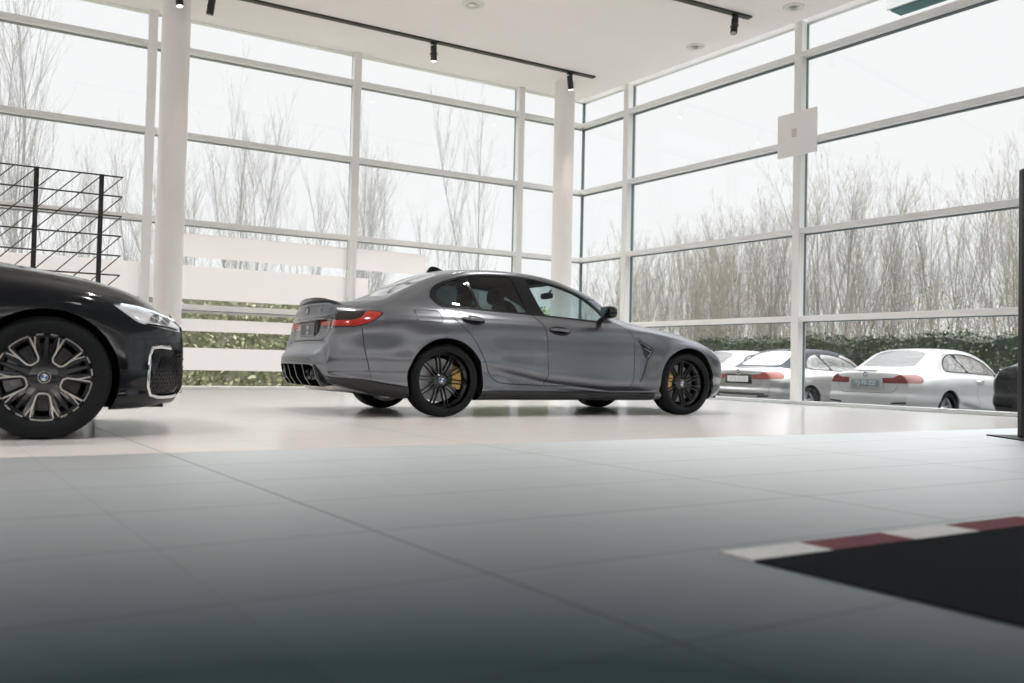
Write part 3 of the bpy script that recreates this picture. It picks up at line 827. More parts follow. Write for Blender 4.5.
M_leather = noise_mat('black_leather', (.022, .022, .024), (.03, .03, .032), 40, .5)
M_cabin = mat('cabin_trim', (.03, .03, .032), .8)
M_tint = glass_mat('privacy_glass', (.16, .20, .21), 1.7); M_clear = glass_mat('car_glass', (.70, .78, .78), 1.0)
def interior(root, P):
    """seats, dashboard, steering wheel and a dark tub below the belt line"""
    x0, x1, hw, zb = P['cab']                                       # from the rear bulkhead to the dash, half width, belt height
    m = MB(); m.box((x0, -hw, .19), (x1 + .25, hw, .30)); m.cm = 0
    m.box((x0 - .02, -hw, .2), (x0 + .08, hw, zb - .06)); m.build('cabin_floor', M_cabin, root)
    def seat(x, y, nm):
        m = MB(); blob(m, (x, y, .50), (.27, .25, .10))
        b = MB(); blob(b, (0, 0, .30), (.085, .24, .34), e=3)
        b.v = [(q[0] - .30 * q[2] + x - .2, q[1] + y, q[2] + .52) for q in b.v]; m.add(b.v, b.f)
        h = MB(); blob(h, (x - .46, y, 1.19), (.06, .135, .085), e=3); m.add(h.v, h.f)
        for d in (-.05, .05): m.tube([(x - .40, y + d, 1.0), (x - .45, y + d, 1.16)], .008, 6)
        return m.build(nm, M_leather, root, smooth=180)
    xs = P['seat_x']
    seat(xs, .37, 'front_seat'); seat(xs, -.37, 'front_seat')
    m = MB(); blob(m, (x0 + .42, 0, .48), (.27, .60, .12), e=4); b = MB(); blob(b, (0, 0, .28), (.09, .60, .32), e=4)
    b.v = [(q[0] - .38 * q[2] + x0 + .22, q[1], q[2] + .50) for q in b.v]; m.add(b.v, b.f)
    for y in (-.36, .36):
        h = MB(); blob(h, (x0 - .02, y, 1.06), (.05, .13, .07), e=3); m.add(h.v, h.f)
    m.build('rear_bench', M_leather, root, smooth=180)
    m = MB(); blob(m, (x1 + .10, 0, zb - .14), (.26, hw - .04, .13), e=3.5); m.build('dashboard', M_cabin, root, smooth=180)
    m = MB(); ring = [Vector((x1 - .26 + .18 * math.sin(q) * .35, .37 + .18 * math.cos(q), zb - .11 + .17 * math.sin(q))) for q in np.linspace(0, 2 * PI, 25)[:-1]]
    m.tube(ring, .014, 8, closed=True); m.tube([ring[0], ring[12]], .018); m.tube([Vector((x1 - .26, .37, zb - .11)), Vector((x1 + .05, .37, zb - .18))], .03)
    m.build('steering_wheel', M_cabin, root, smooth=60)
    if P.get('mirror_in', True):
        x, z = P['mirror_xz']; m = MB(); blob(m, (x, 0, z), (.02, .12, .035), e=4); m.tube([(x, 0, z), (x + .06, 0, z + .07)], .01); m.build('rear_view_mirror', M_plastic, root, smooth=180)

def underbody(root, P):
    x0, x1 = P['under']; m = MB(); m.box((x0, -.66, .175), (x1, .66, .215))
    for wx, wz, R in P['arches']:
        for s_ in (-1, 1):
            y0, y1 = sorted((.52 * s_, (P['arch_y'] - .035) * s_))
            m.lathe([(R + .018, y0), (R + .018, y1)], 40, 'y', (wx, 0, wz), -.35, PI + .35)
            k = MB(); k.lathe([(R + .018, 0), (0, 0)], 40, 'y', (wx, .5 * s_, wz), -.3, PI + .3); m.add(k.v, k.f)
    m.build('underbody', M_under, root)

def door_handle(root_door, S, x, z, mir, mt_cup, mt_bar, rise=.0, ln=.115):
    sg = -1 if mir else 1
    m = MB(); vs = []; fs = []; n = 28                               # oval cup
    for k, (q, o) in enumerate(((1., .0015), (.92, .006), (.5, .003), (.0, .002))):
        for j in range(n):
            t = 2 * PI * j / n; a, b = (ln + .010) * math.cos(t) * q, .046 * math.sin(t) * q
            vs.append((x + a, (surf_y(S, x + a, z + b + rise * a) + o) * sg, z + b + rise * a))
    for k in range(3):
        for j in range(n):
            f = (k * n + j, k * n + (j + 1) % n, (k + 1) * n + (j + 1) % n, (k + 1) * n + j); fs.append(f if mir else f[::-1])
    m.add(vs, fs); h = m.build('handle', mt_cup, root_door, smooth=50)
    m = MB(); P3 = []
    for t in np.linspace(-1, 1, 11):
        xx = x + t * ln; P3.append((xx, (surf_y(S, xx, z) + .008 + .022 * (1 - t ** 4)) * sg, z + .008 + rise * t * ln - .004 * t * t))
    m.tube(P3, [.006, .011, .0135, .015, .0155, .016, .0155, .015, .0135, .011, .006], 10); m.build('grip', mt_bar, h, smooth=60)

M_mirrorglass = mat('mirror_glass', (.10, .12, .13), .05, 1.)
def wing_mirror(root, P, mir, cap_mat):
    x, y, z = P['mirror']; sg = -1 if mir else 1
    m = MB(); m.tube([(x + .03, y - .09, z - .075), (x + .02, y - .02, z - .05), (x + .005, y + .05, z - .03)], [.03, .026, .024], 10)
    m.v = [(a, b * sg, c) for a, b, c in m.v]; o = m.build('mirror', M_blacktrim, root, smooth=60)
    m = MB(); blob(m, (0, 0, 0), (.075, .11, .068), e=3.2)
    m.v = [(x + a * (1 if a > 0 else .55) - .12 * b, (y + .10 + b) * sg, z + .01 + c * (1 - .9 * (b + .11) * .6)) for a, b, c in m.v]; m.build('mirror_cap', cap_mat, o, smooth=180)
    m = MB(); pts = [(-.045 - .12 * b, b, c) for b, c in rounded([(-.09, -.05), (.085, -.04), (.085, .045), (-.09, .055)], .02)]
    vs = [(x + a, (y + .10 + b) * sg, z + .01 + c) for a, b, c in pts]; m.add(vs, [tuple(range(len(vs)))]); m.build('mirror_glass', M_mirrorglass, o)

def number_plate(root, x, z, w, h, txt, face, ink, tilt=0., sgn=-1, y=0.):
    """plate across the car's end; sgn -1 looks backward"""
    Mx = Matrix.Translation((x, y, z)) @ Matrix.Rotation(sgn * PI / 2, 4, 'Z') @ Matrix.Rotation(PI / 2 + tilt, 4, 'X')
    m = MB(); m.prism(rounded([(-w / 2, -h / 2), (w / 2, -h / 2), (w / 2, h / 2), (-w / 2, h / 2)], .008), lambda c: (c[0], c[1], -.004), lambda c: (c[0], c[1], .004))
    m.v = [tuple(Mx @ Vector(v)) for v in m.v]; o = m.build('number_plate', face, root)
    if txt:
        t = text_obj('plate_lettering', txt, h * .78, ink, o, Mx @ Matrix.Translation((0, 0, .0045)) @ Matrix.Scale(w * .88 / (len(txt) * h * .43), 4, (1, 0, 0)), .0006)
    return o, Mx
# ---- the matte grey sedan ------------------------------------------------------------------------
M_matte = paint_mat('matte_grey_paint', (.195, .207, .228), .27, .92)
M_carbon = noise_mat('black_roof', (.02, .021, .023), (.03, .031, .033), 300, .2)
M_red = mat('red_lens', (.38, .022, .014), .12, 0, Coat_Weight=.5); M_red_dark = mat('smoked_red_lens', (.09, .008, .008), .1, 0, Coat_Weight=.5)
M_red.node_tree.nodes['Principled BSDF'].inputs['Emission Color'].default_value = (.9, .05, .02, 1)
M_red.node_tree.nodes['Principled BSDF'].inputs['Emission Strength'].default_value = .0
M_lampdark = mat('smoked_lamp_cover', (.012, .008, .009), .08, 0, Coat_Weight=.6)
M_orange = mat('orange_red_lens', (.75, .12, .05), .12, 0, Coat_Weight=.5)
M_lamp_clear = glass_mat('lamp_cover', (.9, .93, .95), 1.2); M_lamp_in = mat('lamp_chrome', (.74, .77, .80), .28, .8)
M_led = emit_mat('led_strip', (.9, .95, 1.), .6)
M_plate_blank = mat('dark_plate', (.10, .11, .12), .45); M_ink_w = mat('plate_ink_white', (.75, .75, .75), .5); M_ink_b = mat('plate_ink_black', (.02, .02, .02), .5)
M_plate_w = mat('plate_white', (.75, .75, .74), .5); M_steel = mat('exhaust_steel', (.30, .31, .32), .22, 1.)

Y8 = [(-1.02, .66), (-.9, .72), (-.6, .775), (-.2, .79), (.3, .80), (1.0, .80), (1.7, .80), (2.1, .80), (2.5, .79), (2.8, .77), (3.1, .74), (3.3, .70), (3.5, .60), (3.6, .52)]
Y5 = [(-1.02, .745), (-.95, .80), (-.85, .855), (-.7, .893), (-.4, .915), (0, .922), (.4, .912), (.7, .902), (1.5, .90), (2.2, .905), (2.6, .918), (2.857, .92), (3.1, .905), (3.3, .865), (3.45, .79), (3.55, .70), (3.6, .63)]
def dy(k, d, ends=None):
    return [(x, y + d) for x, y in k]
ZC4 = [(-1.02, .50), (-.5, .50), (.3, .52), (.6, .49), (1.1, .395), (1.85, .33), (2.4, .33), (2.8, .38), (3.3, .42), (3.6, .40)]
SEDAN = dict(
    xr=-1.02, xf=3.60, rear_bow=.06, front_bow=.12,
    curves=[
        ([(-1.02, .58), (-.6, .62), (3.2, .62), (3.6, .5)], [(-1.02, .30), (-.75, .22), (-.5, .18), (3.2, .17), (3.6, .2)]),
        (dy(Y5, -.075), [(-1.02, .31), (-.75, .235), (-.5, .185), (0, .165), (3.2, .165), (3.6, .2)]),
        (dy(Y5, -.01), [(-1.02, .37), (-.75, .31), (-.5, .25), (0, .225), (3.2, .215), (3.6, .26)]),
        ([(x, y - .022 - .022 * (.5 < x < 2.3)) for x, y in Y5], [(x, z - .085) for x, z in ZC4]),
        ([(x, y + .008 + .012 * (.5 < x < 2.3)) for x, y in Y5], ZC4),
        ([(x, y + .002 - .006 * (.5 < x < 2.3)) for x, y in Y5], [(-1.02, .62), (2.8, .6), (3.3, .54), (3.6, .46)]),
        (dy(Y5, .010), [(-1.02, .77), (-.5, .79), (2.2, .78), (2.6, .755), (3.0, .69), (3.3, .63), (3.5, .56), (3.6, .52)]),
        ([(x, y - .018 - .01 * (x < -.6)) for x, y in Y5], [(-1.02, .88), (-.5, .91), (1, .90), (2.2, .87), (2.6, .835), (3.0, .765), (3.3, .695), (3.5, .615), (3.6, .57)]),
        (Y8, [(-1.02, .968), (-.6, 1.0), (-.2, 1.015), (0, 1.025), (.5, 1.005), (1.0, .988), (1.5, .968), (2.0, .942), (2.4, .915), (2.8, .872), (3.1, .815), (3.3, .755), (3.5, .665), (3.6, .615)]),
        ([(-1.02, .57), (-.6, .68), (-.35, .70), (0, .655), (.3, .62), (.6, .605), (1.2, .605), (1.5, .635), (1.7, .66), (1.9, .70), (2.05, .72), (2.3, .68), (2.8, .64), (3.1, .61), (3.3, .57), (3.5, .48), (3.6, .42)],
         [(-1.02, 1.012), (-.6, 1.045), (-.35, 1.09), (-.15, 1.18), (0, 1.26), (.15, 1.325), (.3, 1.37), (.5, 1.395), (.8, 1.405), (1.1, 1.39), (1.3, 1.358), (1.5, 1.303), (1.7, 1.217), (1.85, 1.112), (2.0, 1.0), (2.15, .968), (2.4, .948), (2.8, .905), (3.1, .847), (3.3, .787), (3.5, .697), (3.6, .648)]),
        ([(-1.02, .50), (-.6, .58), (-.4, .58), (0, .55), (.3, .53), (1.2, .53), (1.6, .575), (1.9, .64), (2.05, .67), (2.3, .6), (2.8, .5), (3.3, .42), (3.6, .3)],
         [(-1.02, 1.03), (-.6, 1.072), (-.45, 1.11), (-.2, 1.225), (0, 1.318), (.2, 1.39), (.4, 1.425), (.7, 1.437), (.95, 1.435), (1.15, 1.422), (1.33, 1.395), (1.5, 1.345), (1.74, 1.26), (1.9, 1.16), (2.05, 1.03), (2.15, .985), (2.4, .965), (2.8, .922), (3.1, .866), (3.3, .806), (3.5, .716), (3.6, .668)]),
        ([(-1.02, 0), (3.6, 0)],
         [(-1.02, 1.05), (-.8, 1.068), (-.62, 1.086), (-.45, 1.15), (-.2, 1.285), (0, 1.375), (.15, 1.425), (.25, 1.443), (.4, 1.455), (.7, 1.468), (1.0, 1.468), (1.3, 1.45), (1.5, 1.42), (1.7, 1.355), (1.9, 1.265), (2.1, 1.165), (2.3, 1.06), (2.42, 1.005), (2.6, .985), (2.9, .945), (3.2, .88), (3.4, .80), (3.55, .72), (3.6, .69)]),
    ],
    flares=[(0, .345, .37, .035, .16), (2.857, .34, .37, .032, .16)],
)
def sedan_warp(x, y, z):
    k = 1 - sstep(-1.02, -.62, x); ay = np.abs(y)
    shelf = 1 - sstep(.50, .74, ay)
    pr = np.interp(z, [.28, .36, .45, .47, .545, .565, .66, .675, .69, .74, .86, .875, .90, .93, 1.0, 1.045], [-.01, -.05, -.105, -.115, -.105, -.085, .012, .018, .012, .035, .065, .018, .016, .028, .03, .022])
    ps = np.interp(z, [.28, .45, .62, .78, .95, 1.05], [.0, -.06, -.04, .01, .035, .03])
    d = k * (pr * shelf + ps * (1 - shelf))
    kf = sstep(3.2, 3.6, x); d = d + kf * np.interp(z, [.2, .3, .5, .65, .72], [-.06, .0, .0, -.03, -.08])
    return d
SEDAN['warp'] = sedan_warp

DLO = catmull([(-.105, 1.125), (-.055, 1.215), (.07, 1.285), (.30, 1.355), (.56, 1.388), (.857, 1.39), (1.1, 1.372), (1.3, 1.342), (1.5, 1.287), (1.7, 1.200), (1.85, 1.092), (1.955, .995)], 6, False)
DLO = np.concatenate([DLO, catmull([(1.975, .962), (1.81, .952), (1.3, .978), (.95, .993), (.5, 1.008), (.2, 1.02), (.0, 1.03), (-.07, 1.07)], 5, False)])
PANE_Q = rounded([(-.045, 1.145), (.0, 1.215), (.09, 1.272), (.285, 1.333), (.385, 1.035), (.05, 1.045)], [.02, .05, .04, .01, .01, .06])
PANE_R = rounded([(.315, 1.34), (.56, 1.368), (.81, 1.372), (.945, 1.012), (.42, 1.03)], [.012, .2, .02, .01, .012])
PANE_F = rounded([(.975, 1.366), (1.1, 1.354), (1.3, 1.322), (1.48, 1.275), (1.66, 1.202), (1.80, 1.10), (1.87, 1.02), (1.80, .972), (1.3, .996), (1.125, 1.004)], [.012, .1, .1, .1, .1, .05, .02, .01, .1, .01])

def hero():
    root = empty('car', (-6.5549, -6.3718, 0), math.radians(-1.81))
    tag(root, 'matte grey four-door sedan on black wheels, standing alone in the middle of the showroom', 'car', 'cars in the showroom')
    S = CarShape(SEDAN); P = dict(arches=[(0, .345, .385), (2.857, .342, .38)], arch_y=.93, under=(-.50, 3.5), cab=(.12, 1.95, .72, .98), seat_x=1.25, mirror_xz=(1.62, 1.27), mirror=(1.765, .885, 1.045))
    side = lambda V: .5 - V[:, 1]
    y10 = lambda V: np.interp(V[:, 0], [-1, 0, .3, 1.2, 1.6, 1.9, 2.05, 2.3], [.58, .56, .54, .54, .585, .65, .68, .68]) - V[:, 1]
    FRD = rounded([(1.10, 1.2), (1.095, .985), (1.055, .90), (1.10, .755), (1.116, .70), (1.109, .42), (1.095, .300), (2.125, .292), (2.165, .55), (2.155, .78), (2.06, .925), (1.99, .97), (1.9, 1.2)], [0, 0, .05, .08, .05, .1, .02, .04, .2, .1, .08, 0, 0])
    # the door joint follows one smooth line
    mid = catmull([(.985, 1.0), (1.055, .905), (1.10, .76), (1.112, .60), (1.108, .42), (1.088, .30)], 8, False)
    rear_line = catmull([(.0, 1.03), (.07, .94), (.15, .855), (.24, .77), (.33, .65), (.405, .50), (.47, .39), (.56, .33), (.68, .312)], 8, False)
    fr_line = catmull([(2.11, .292), (2.145, .40), (2.166, .58), (2.152, .79), (2.07, .905), (2.0, .955)], 8, False)
    RD = np.concatenate([[(0.0, 1.2), (.985, 1.2)], mid, rear_line[::-1]])
    FD = np.concatenate([mid[::-1], [(.985, 1.2), (1.95, 1.2)], fr_line[::-1]])
    FD = np.concatenate([[(.985, 1.2)], mid, fr_line, [(1.95, 1.2)]])
    cuts = [
        dict(part='window_trim', id='dlo', on={'main': ('xz', DLO)}, cond=y10, mat=M_blacktrim, rim=.02),
        dict(part='quarter_window', id='pq', of='dlo', on={'main': ('xz', PANE_Q)}, mat=M_tint, rim=0, offset=-.004),
        dict(part='rear_door_window', id='pr', of='dlo', on={'main': ('xz', PANE_R)}, mat=M_tint, rim=0, offset=-.004),
        dict(part='front_door_window', id='pf', of='dlo', on={'main': ('xz', PANE_F)}, mat=M_clear, rim=0, offset=-.004),
        dict(part='rear_window', id='rw', centre=True, on={'main': ('xy', rounded([(-.50, -.5), (-.50, .0), (-.485, .3), (-.43, .525), (-.25, .525), (-.05, .50), (.08, .475), (.12, .3), (.13, 0), (.13, -.5)], [0, .1, .1, .05, .1, .1, .05, .1, .1, 0]))}, cond=lambda V: 1.08 - V[:, 2], mat=[M_tint], rim=0.008),
        dict(part='windscreen', id='ws', centre=True, on={'main': ('xy', rounded([(1.58, -.5), (1.58, 0), (1.53, .3), (1.47, .505), (1.75, .575), (2.02, .645), (2.13, .63), (2.28, .45), (2.36, .2), (2.37, -.5)], [0, .1, .1, .04, .1, .04, .04, .1, .1, 0]))}, cond=lambda V: 1.0 - V[:, 2] - .0 * V[:, 0], mat=[M_clear], rim=.008),
        dict(part='rear_door', id='rd', on={'main': ('xz', RD)}, cond=side, mat=M_matte, gap=.0035, rim=.018),
        dict(part='front_door', id='fd', on={'main': ('xz', FD)}, cond=side, mat=M_matte, gap=.0035, rim=.018),
        dict(part='fuel_flap', id='ff', only_right=True, on={'main': ('xz', rounded([(-.293, .985), (-.05, .985), (-.035, .872), (-.285, .88)], .02))}, cond=side, mat=M_matte, gap=.0025, rim=.012),
        dict(part='bonnet', id='bo', centre=True, on={'main': ('xy', rounded([(2.2, -1), (2.2, .69), (2.6, .70), (3.1, .655), (3.4, .53), (3.5, .4), (3.53, -1)], [0, .05, .1, .1, .05, .05, 0]))}, cond=lambda V: np.maximum(.62 - V[:, 2], -(2.45 - .28 * (np.abs(V[:, 1]) / .66) ** 2 - V[:, 0]) * -1.), mat=M_matte, gap=.003, rim=.015),
        dict(part='headlight', id='hl', on={'main': ('xz', rounded([(3.22, .70), (3.30, .735), (3.62, .64), (3.65, .55), (3.5, .575)], .02)), 'front': ('yz', rounded([(.25, .64), (.3, .67), (.7, .655), (.7, .55), (.4, .565)], .02))}, cond=lambda V: .2 - V[:, 1], mat=M_lamp_in, rim=.01),
        dict(part='tail_light', id='tl', on={'main': ('xz', rounded([(-.585, .94), (-.66, .958), (-.80, .952), (-1.2, .925), (-1.2, .795), (-.86, .80), (-.74, .835), (-.65, .89)], [.012, .03, .1, 0, 0, .05, .05, .05])),
             'rear': ('yz', rounded([(.84, .937), (.62, .915), (.36, .895), (.28, .885), (.29, .80), (.6, .785), (.84, .795)], [0, .1, .1, .02, .02, .1, 0]))}, cond=lambda V: .2 - V[:, 1], mat=M_lampdark, rim=.01, offset=.003),
        dict(part='red_lens', of='tl', child_of='tl', on={'main': ('xz', rounded([(-.603, .936), (-.66, .95), (-.745, .946), (-.80, .885), (-.88, .862), (-1.2, .856), (-1.2, .806), (-.86, .809), (-.745, .842), (-.66, .892)], [.012, .03, .02, .04, .03, 0, 0, .05, .05, .05])), 'rear': ('yz', rounded([(.9, .856), (.315, .868), (.32, .826), (.62, .806), (.9, .806)], [0, .01, .01, .05, 0]))}, mat=M_red, rim=0, offset=.005),
        dict(part='boot_lid', id='bl', centre=True, on={'main': ('xy', rounded([(-.52, -1), (-.52, .3), (-.50, .55), (-.60, .585), (-1.2, .585), (-1.2, -1)], [0, .1, .04, .05, 0, 0])), 'rear': ('yz', rounded([(-1, 1.2), (-1, .685), (.50, .685), (.575, .78), (.60, 1.2)], [0, 0, .04, .05, 0]))}, cond=lambda V: .6 - V[:, 2], mat=M_matte, gap=.0035, rim=.012),
        dict(part='diffuser_opening', drop=True, on={'rear': ('yz', rounded([(-1, .462), (.50, .462), (.575, .43), (.60, .30), (.57, .2), (-1, .2)], [0, .04, .04, .04, 0, 0]))}, mat=M_blacktrim),
        dict(part='side_skirt', id='sk', on={'main': ('xz', [(.30, .1), (.30, .235), (.5, .252), (2.0, .238), (2.42, .225), (2.42, .1)])}, cond=side, mat=M_blacktrim, rim=.03, offset=.006),
        dict(part='rear_valance', id='rv', on={'main': ('xz', [(-.30, .1), (-.33, .27), (-.55, .31), (-.80, .345), (-1.3, .36), (-1.3, .1)]), 'rear': ('yz', [(.55, .1), (.55, .36), (1, .36), (1, .1)])}, cond=lambda V: .4 - V[:, 1], mat=M_blacktrim, rim=.03, offset=.004),
        dict(part='rear_bumper', id='rb', centre=True, on={'main': ('xz', np.concatenate([[(-1.4, .1), (-1.4, .81)], catmull([(-.80, .81), (-.79, .70), (-.755, .52), (-.70, .34), (-.69, .1)], 6, False)])), 'rear': ('yz', [(-1, 0), (-1, .80), (1.2, .80), (1.2, 0)])}, cond=lambda V: -.1 - V[:, 1], mat=M_matte, gap=.003, rim=.012, late=True),
    ]
    ob = car_panels(root, S, cuts, M_matte, P['arches'])
    interior(root, P); underbody(root, P)
    for mir in (False, True):
        i = 1 if mir else 0
        door_handle(ob['rd'][i], S, .285, .912, mir, M_blacktrim, M_matte, -.05); door_handle(ob['fd'][i], S, 1.245, .845, mir, M_blacktrim, M_matte, -.06)
        wing_mirror(root, P, mir, M_blacktrim)
    spin = [.15, .15]
    for mir in (False, True):
        s_ = -1 if mir else 1
        make_wheel(root, (0, .80 * s_, .3395), .3395, .262, .27, 'lattice', not mir, M_gold, .12, .1)
        make_wheel(root, (2.857, .805 * s_, .336), .336, .255, .255, 'lattice', not mir, M_gold, PI - .1, .25)
    # boot lip spoiler
    m = MB(); ys = np.linspace(-.60, .60, 29); pr = []
    vs = []
    for y in ys:
        t = 1 - (abs(y) / .60) ** 4; x = surf_rear_x(S, abs(y), 1.0) ; zt = surf_z(S, -.97 + .05 * max(0, abs(y) - .48) / .12, abs(y))
        xb = -.965 - .06 * (1 - (y / .57) ** 2) + .05 * max(0, abs(y) - .48) / .12
        vs += [(xb + .17, y, zt + .001), (xb + .06, y, zt + .004 + .012 * t), (xb - .012 - .012 * t, y, zt + .006 + .034 * t), (xb - .014 - .012 * t, y, zt - .002 + .022 * t), (xb + .02, y, zt - .02)]
    fs = [(i * 5 + j, i * 5 + (j + 1) % 5, (i + 1) * 5 + (j + 1) % 5, (i + 1) * 5 + j) for i in range(len(ys) - 1) for j in range(5)] + [tuple(range(5))[::-1], tuple(range(len(vs) - 5, len(vs)))]
    m.add(vs, fs); m.build('lip_spoiler', M_carbon, root, smooth=40)
    # roof aerial
    m = MB(); n = 12
    for t in np.linspace(0, 1, n): pass
    prof = [(0, 0), (.03, .05), (.06, .062), (.11, .05), (.17, .018), (.20, 0)]; vs = []
    for w in (-1, 1):
        for a, b in prof: vs.append((.17 + a, w * .022 * (1 - b / .09), surf_z(S, .17 + a, 0) - .004 + b))
    k = len(prof); m.add(vs, [tuple(range(k)), tuple(range(k, 2 * k))[::-1]] + [(i, i + 1, k + i + 1, k + i) for i in range(k - 1)]); m.build('roof_aerial', M_blacktrim, root, smooth=50)
    # fender vents
    for mir in (False, True):
        sg = -1 if mir else 1
        out = [(2.178, .80), (2.215, .812), (2.40, .70), (2.385, .65), (2.33, .585), (2.29, .63), (2.25, .71)]
        m = MB(); vs = [(x, (surf_y(S, x, z) + .004) * sg, z) for x, z in out]; vs2 = [(x, (surf_y(S, x, z) - .02) * sg, z) for x, z in out]; k = len(out)
        m.add(vs + vs2, [tuple(range(k))] + [(i, (i + 1) % k, k + (i + 1) % k, k + i) for i in range(k)]); o = m.build('fender_vent', M_blacktrim, root)
        m = MB()
        for (a, b, c, d) in ((2.24, .765, 2.345, .70), (2.28, .70, 2.365, .665)):
            m.tube([(a, (surf_y(S, a, b) + .007) * sg, b), (c, (surf_y(S, c, d) + .007) * sg, d)], .005, 6)
        m.tube([(x, (surf_y(S, x, z) + .006) * sg, z) for x, z in ((2.19, .79), (2.22, .797), (2.385, .69), (2.325, .605))], .004, 6)
        m.build('vent_blade', mat('satin_edge', (.3, .3, .31), .3, .8), o)
        m = MB(); pts = [(2.33, .60), (2.30, .52), (2.255, .42), (2.215, .345)]  # dark strip standing in for the shade of the crease below the vent
        vs = []
        for x, z in pts: vs += [(x, (surf_y(S, x, z) + .003) * sg, z), (x + .016, (surf_y(S, x + .016, z) + .003) * sg, z)]
        m.add(vs, [(2 * i, 2 * i + 1, 2 * i + 3, 2 * i + 2) for i in range(3)]); m.build('crease_shade', mat('crease_shade_grey', (.06, .06, .065), .4, .5), root)
    # rear end: diffuser with fins and four pipes
    m = MB(); hw = .60
    def dpt(y, t):                                                   # opening from top (t=0) to bottom (t=1)
        z = .475 - .20 * t; w = hw * (1 - .06 * (1 - t)); return (-1.05 + .055 * t - .05 * (1 - (y / hw) ** 2), y, z)
    back = []
    ys = np.linspace(-.6, .6, 13)
    for y in ys:
        bow = .06 * (1 - (y / .62) ** 2)
        back += [(-1.135 - bow, y, .458), (-.90 - bow, y, .455), (-.90 - bow, y, .30), (-1.05 - bow * .8, y, .262)]
    m.add(back, [(i * 4 + j, i * 4 + j + 1, (i + 1) * 4 + j + 1, (i + 1) * 4 + j) for i in range(12) for j in range(3)])
    df = m.build('diffuser', M_blacktrim, root, smooth=30)
    for y in (-.57, -.33, -.11, .11, .33, .57):
        m = MB(); bow = .06 * (1 - (y / .62) ** 2); lean = .05 * (1 if y > 0 else -1) * abs(y) / .57
        q = [(-1.142 - bow, .458), (-.92 - bow, .45), (-.92 - bow, .28), (-1.065 - bow * .8, .262), (-1.115 - bow * .9, .34)]
        m.prism(q, lambda c: (c[0], y - .009 - lean * (.46 - c[1]) * -2, c[1]), lambda c: (c[0], y + .009 - lean * (.46 - c[1]) * -2, c[1])); m.build('fin', M_blacktrim, df)
    for y in (-.49, -.385, .385, .49):
        m = MB(); bow = .06 * (1 - (y / .62) ** 2)
        m.lathe([(.041, -.86 - bow), (.047, -1.105 - bow), (.049, -1.112 - bow), (.045, -1.112 - bow), (.041, -1.09 - bow), (.039, -.88 - bow), (0, -.88 - bow)], 28, 'x', (0, y, .37)); m.build('exhaust_pipe', M_steel, root, smooth=40)
    # silencer seen under the bumper
    m = MB(); blob(m, (-.78, 0, .268), (.20, .54, .06), e=4); m.build('silencer', noise_mat('silencer_aluminium', (.55, .54, .53), (.62, .61, .60), 20, .4, .6), root, smooth=180)
    # plate, badges
    xp = surf_rear_x(S, 0, .79)
    m = MB(); m.prism(rounded([(-.30, .705), (.30, .705), (.275, .885), (-.275, .885)], .02), lambda c: (xp - .004, c[0], c[1]), lambda c: (xp + .02, c[0], c[1])); m.build('plate_recess', mat('recess_grey', (.05, .052, .056), .5), root)
    o, Mx = number_plate(root, xp - .012, .79, .46, .125, '', M_plate_blank, M_ink_w, -.06)
    m = MB(); m.tube([Mx @ Vector((x, y, .005)) for x, y in rounded([(-.222, -.055), (.222, -.055), (.222, .055), (-.222, .055)], .008, 3)], .0022, 4, closed=True); m.build('plate_rim', mat('plate_edge', (.32, .34, .35), .4), o)
    text_obj('plate_lettering', 'M3', .05, M_ink_w, o, Mx @ Matrix.Translation((0, .02, .0045)), .0006)
    m = MB(); m.disc((0, 0, 0), .018, 'z', 20); m.v = [tuple(Mx @ (Vector(v) + Vector((0, -.03, .005)))) for v in m.v]; m.build('plate_emblem', M_ink_w, o)
    zb = .975; xb = surf_rear_x(S, 0, zb)
    roundel(.042, root, 'boot_emblem', Matrix.Translation((xb - .004, 0, zb)) @ Matrix.Rotation(-PI / 2, 4, 'Y') @ Matrix.Rotation(PI / 2, 4, 'Z'), .005)
    xm = surf_rear_x(S, .36, zb - .01)
    text_obj('model_badge', 'M3', .055, M_chrome, root, Matrix.Translation((xm - .006, -.36, zb - .01)) @ Matrix.Rotation(-PI / 2, 4, 'Z') @ Matrix.Rotation(PI / 2, 4, 'X'), .003)
    # kidney grille and intake at the front
    for y in (-.16, .16):
        m = MB(); xg = surf_front_x(S, abs(y), .48)
        q = rounded([(-.13, .30), (.13, .30), (.125, .62), (-.115, .64)], .03)
        m.prism(q, lambda c: (surf_front_x(S, abs(y + c[0]), c[1]) + .004, y + c[0], c[1]), lambda c: (xg - .06, y + c[0], c[1])); m.build('grille', M_blacktrim, root)
    return root, S, ob
HERO = hero()
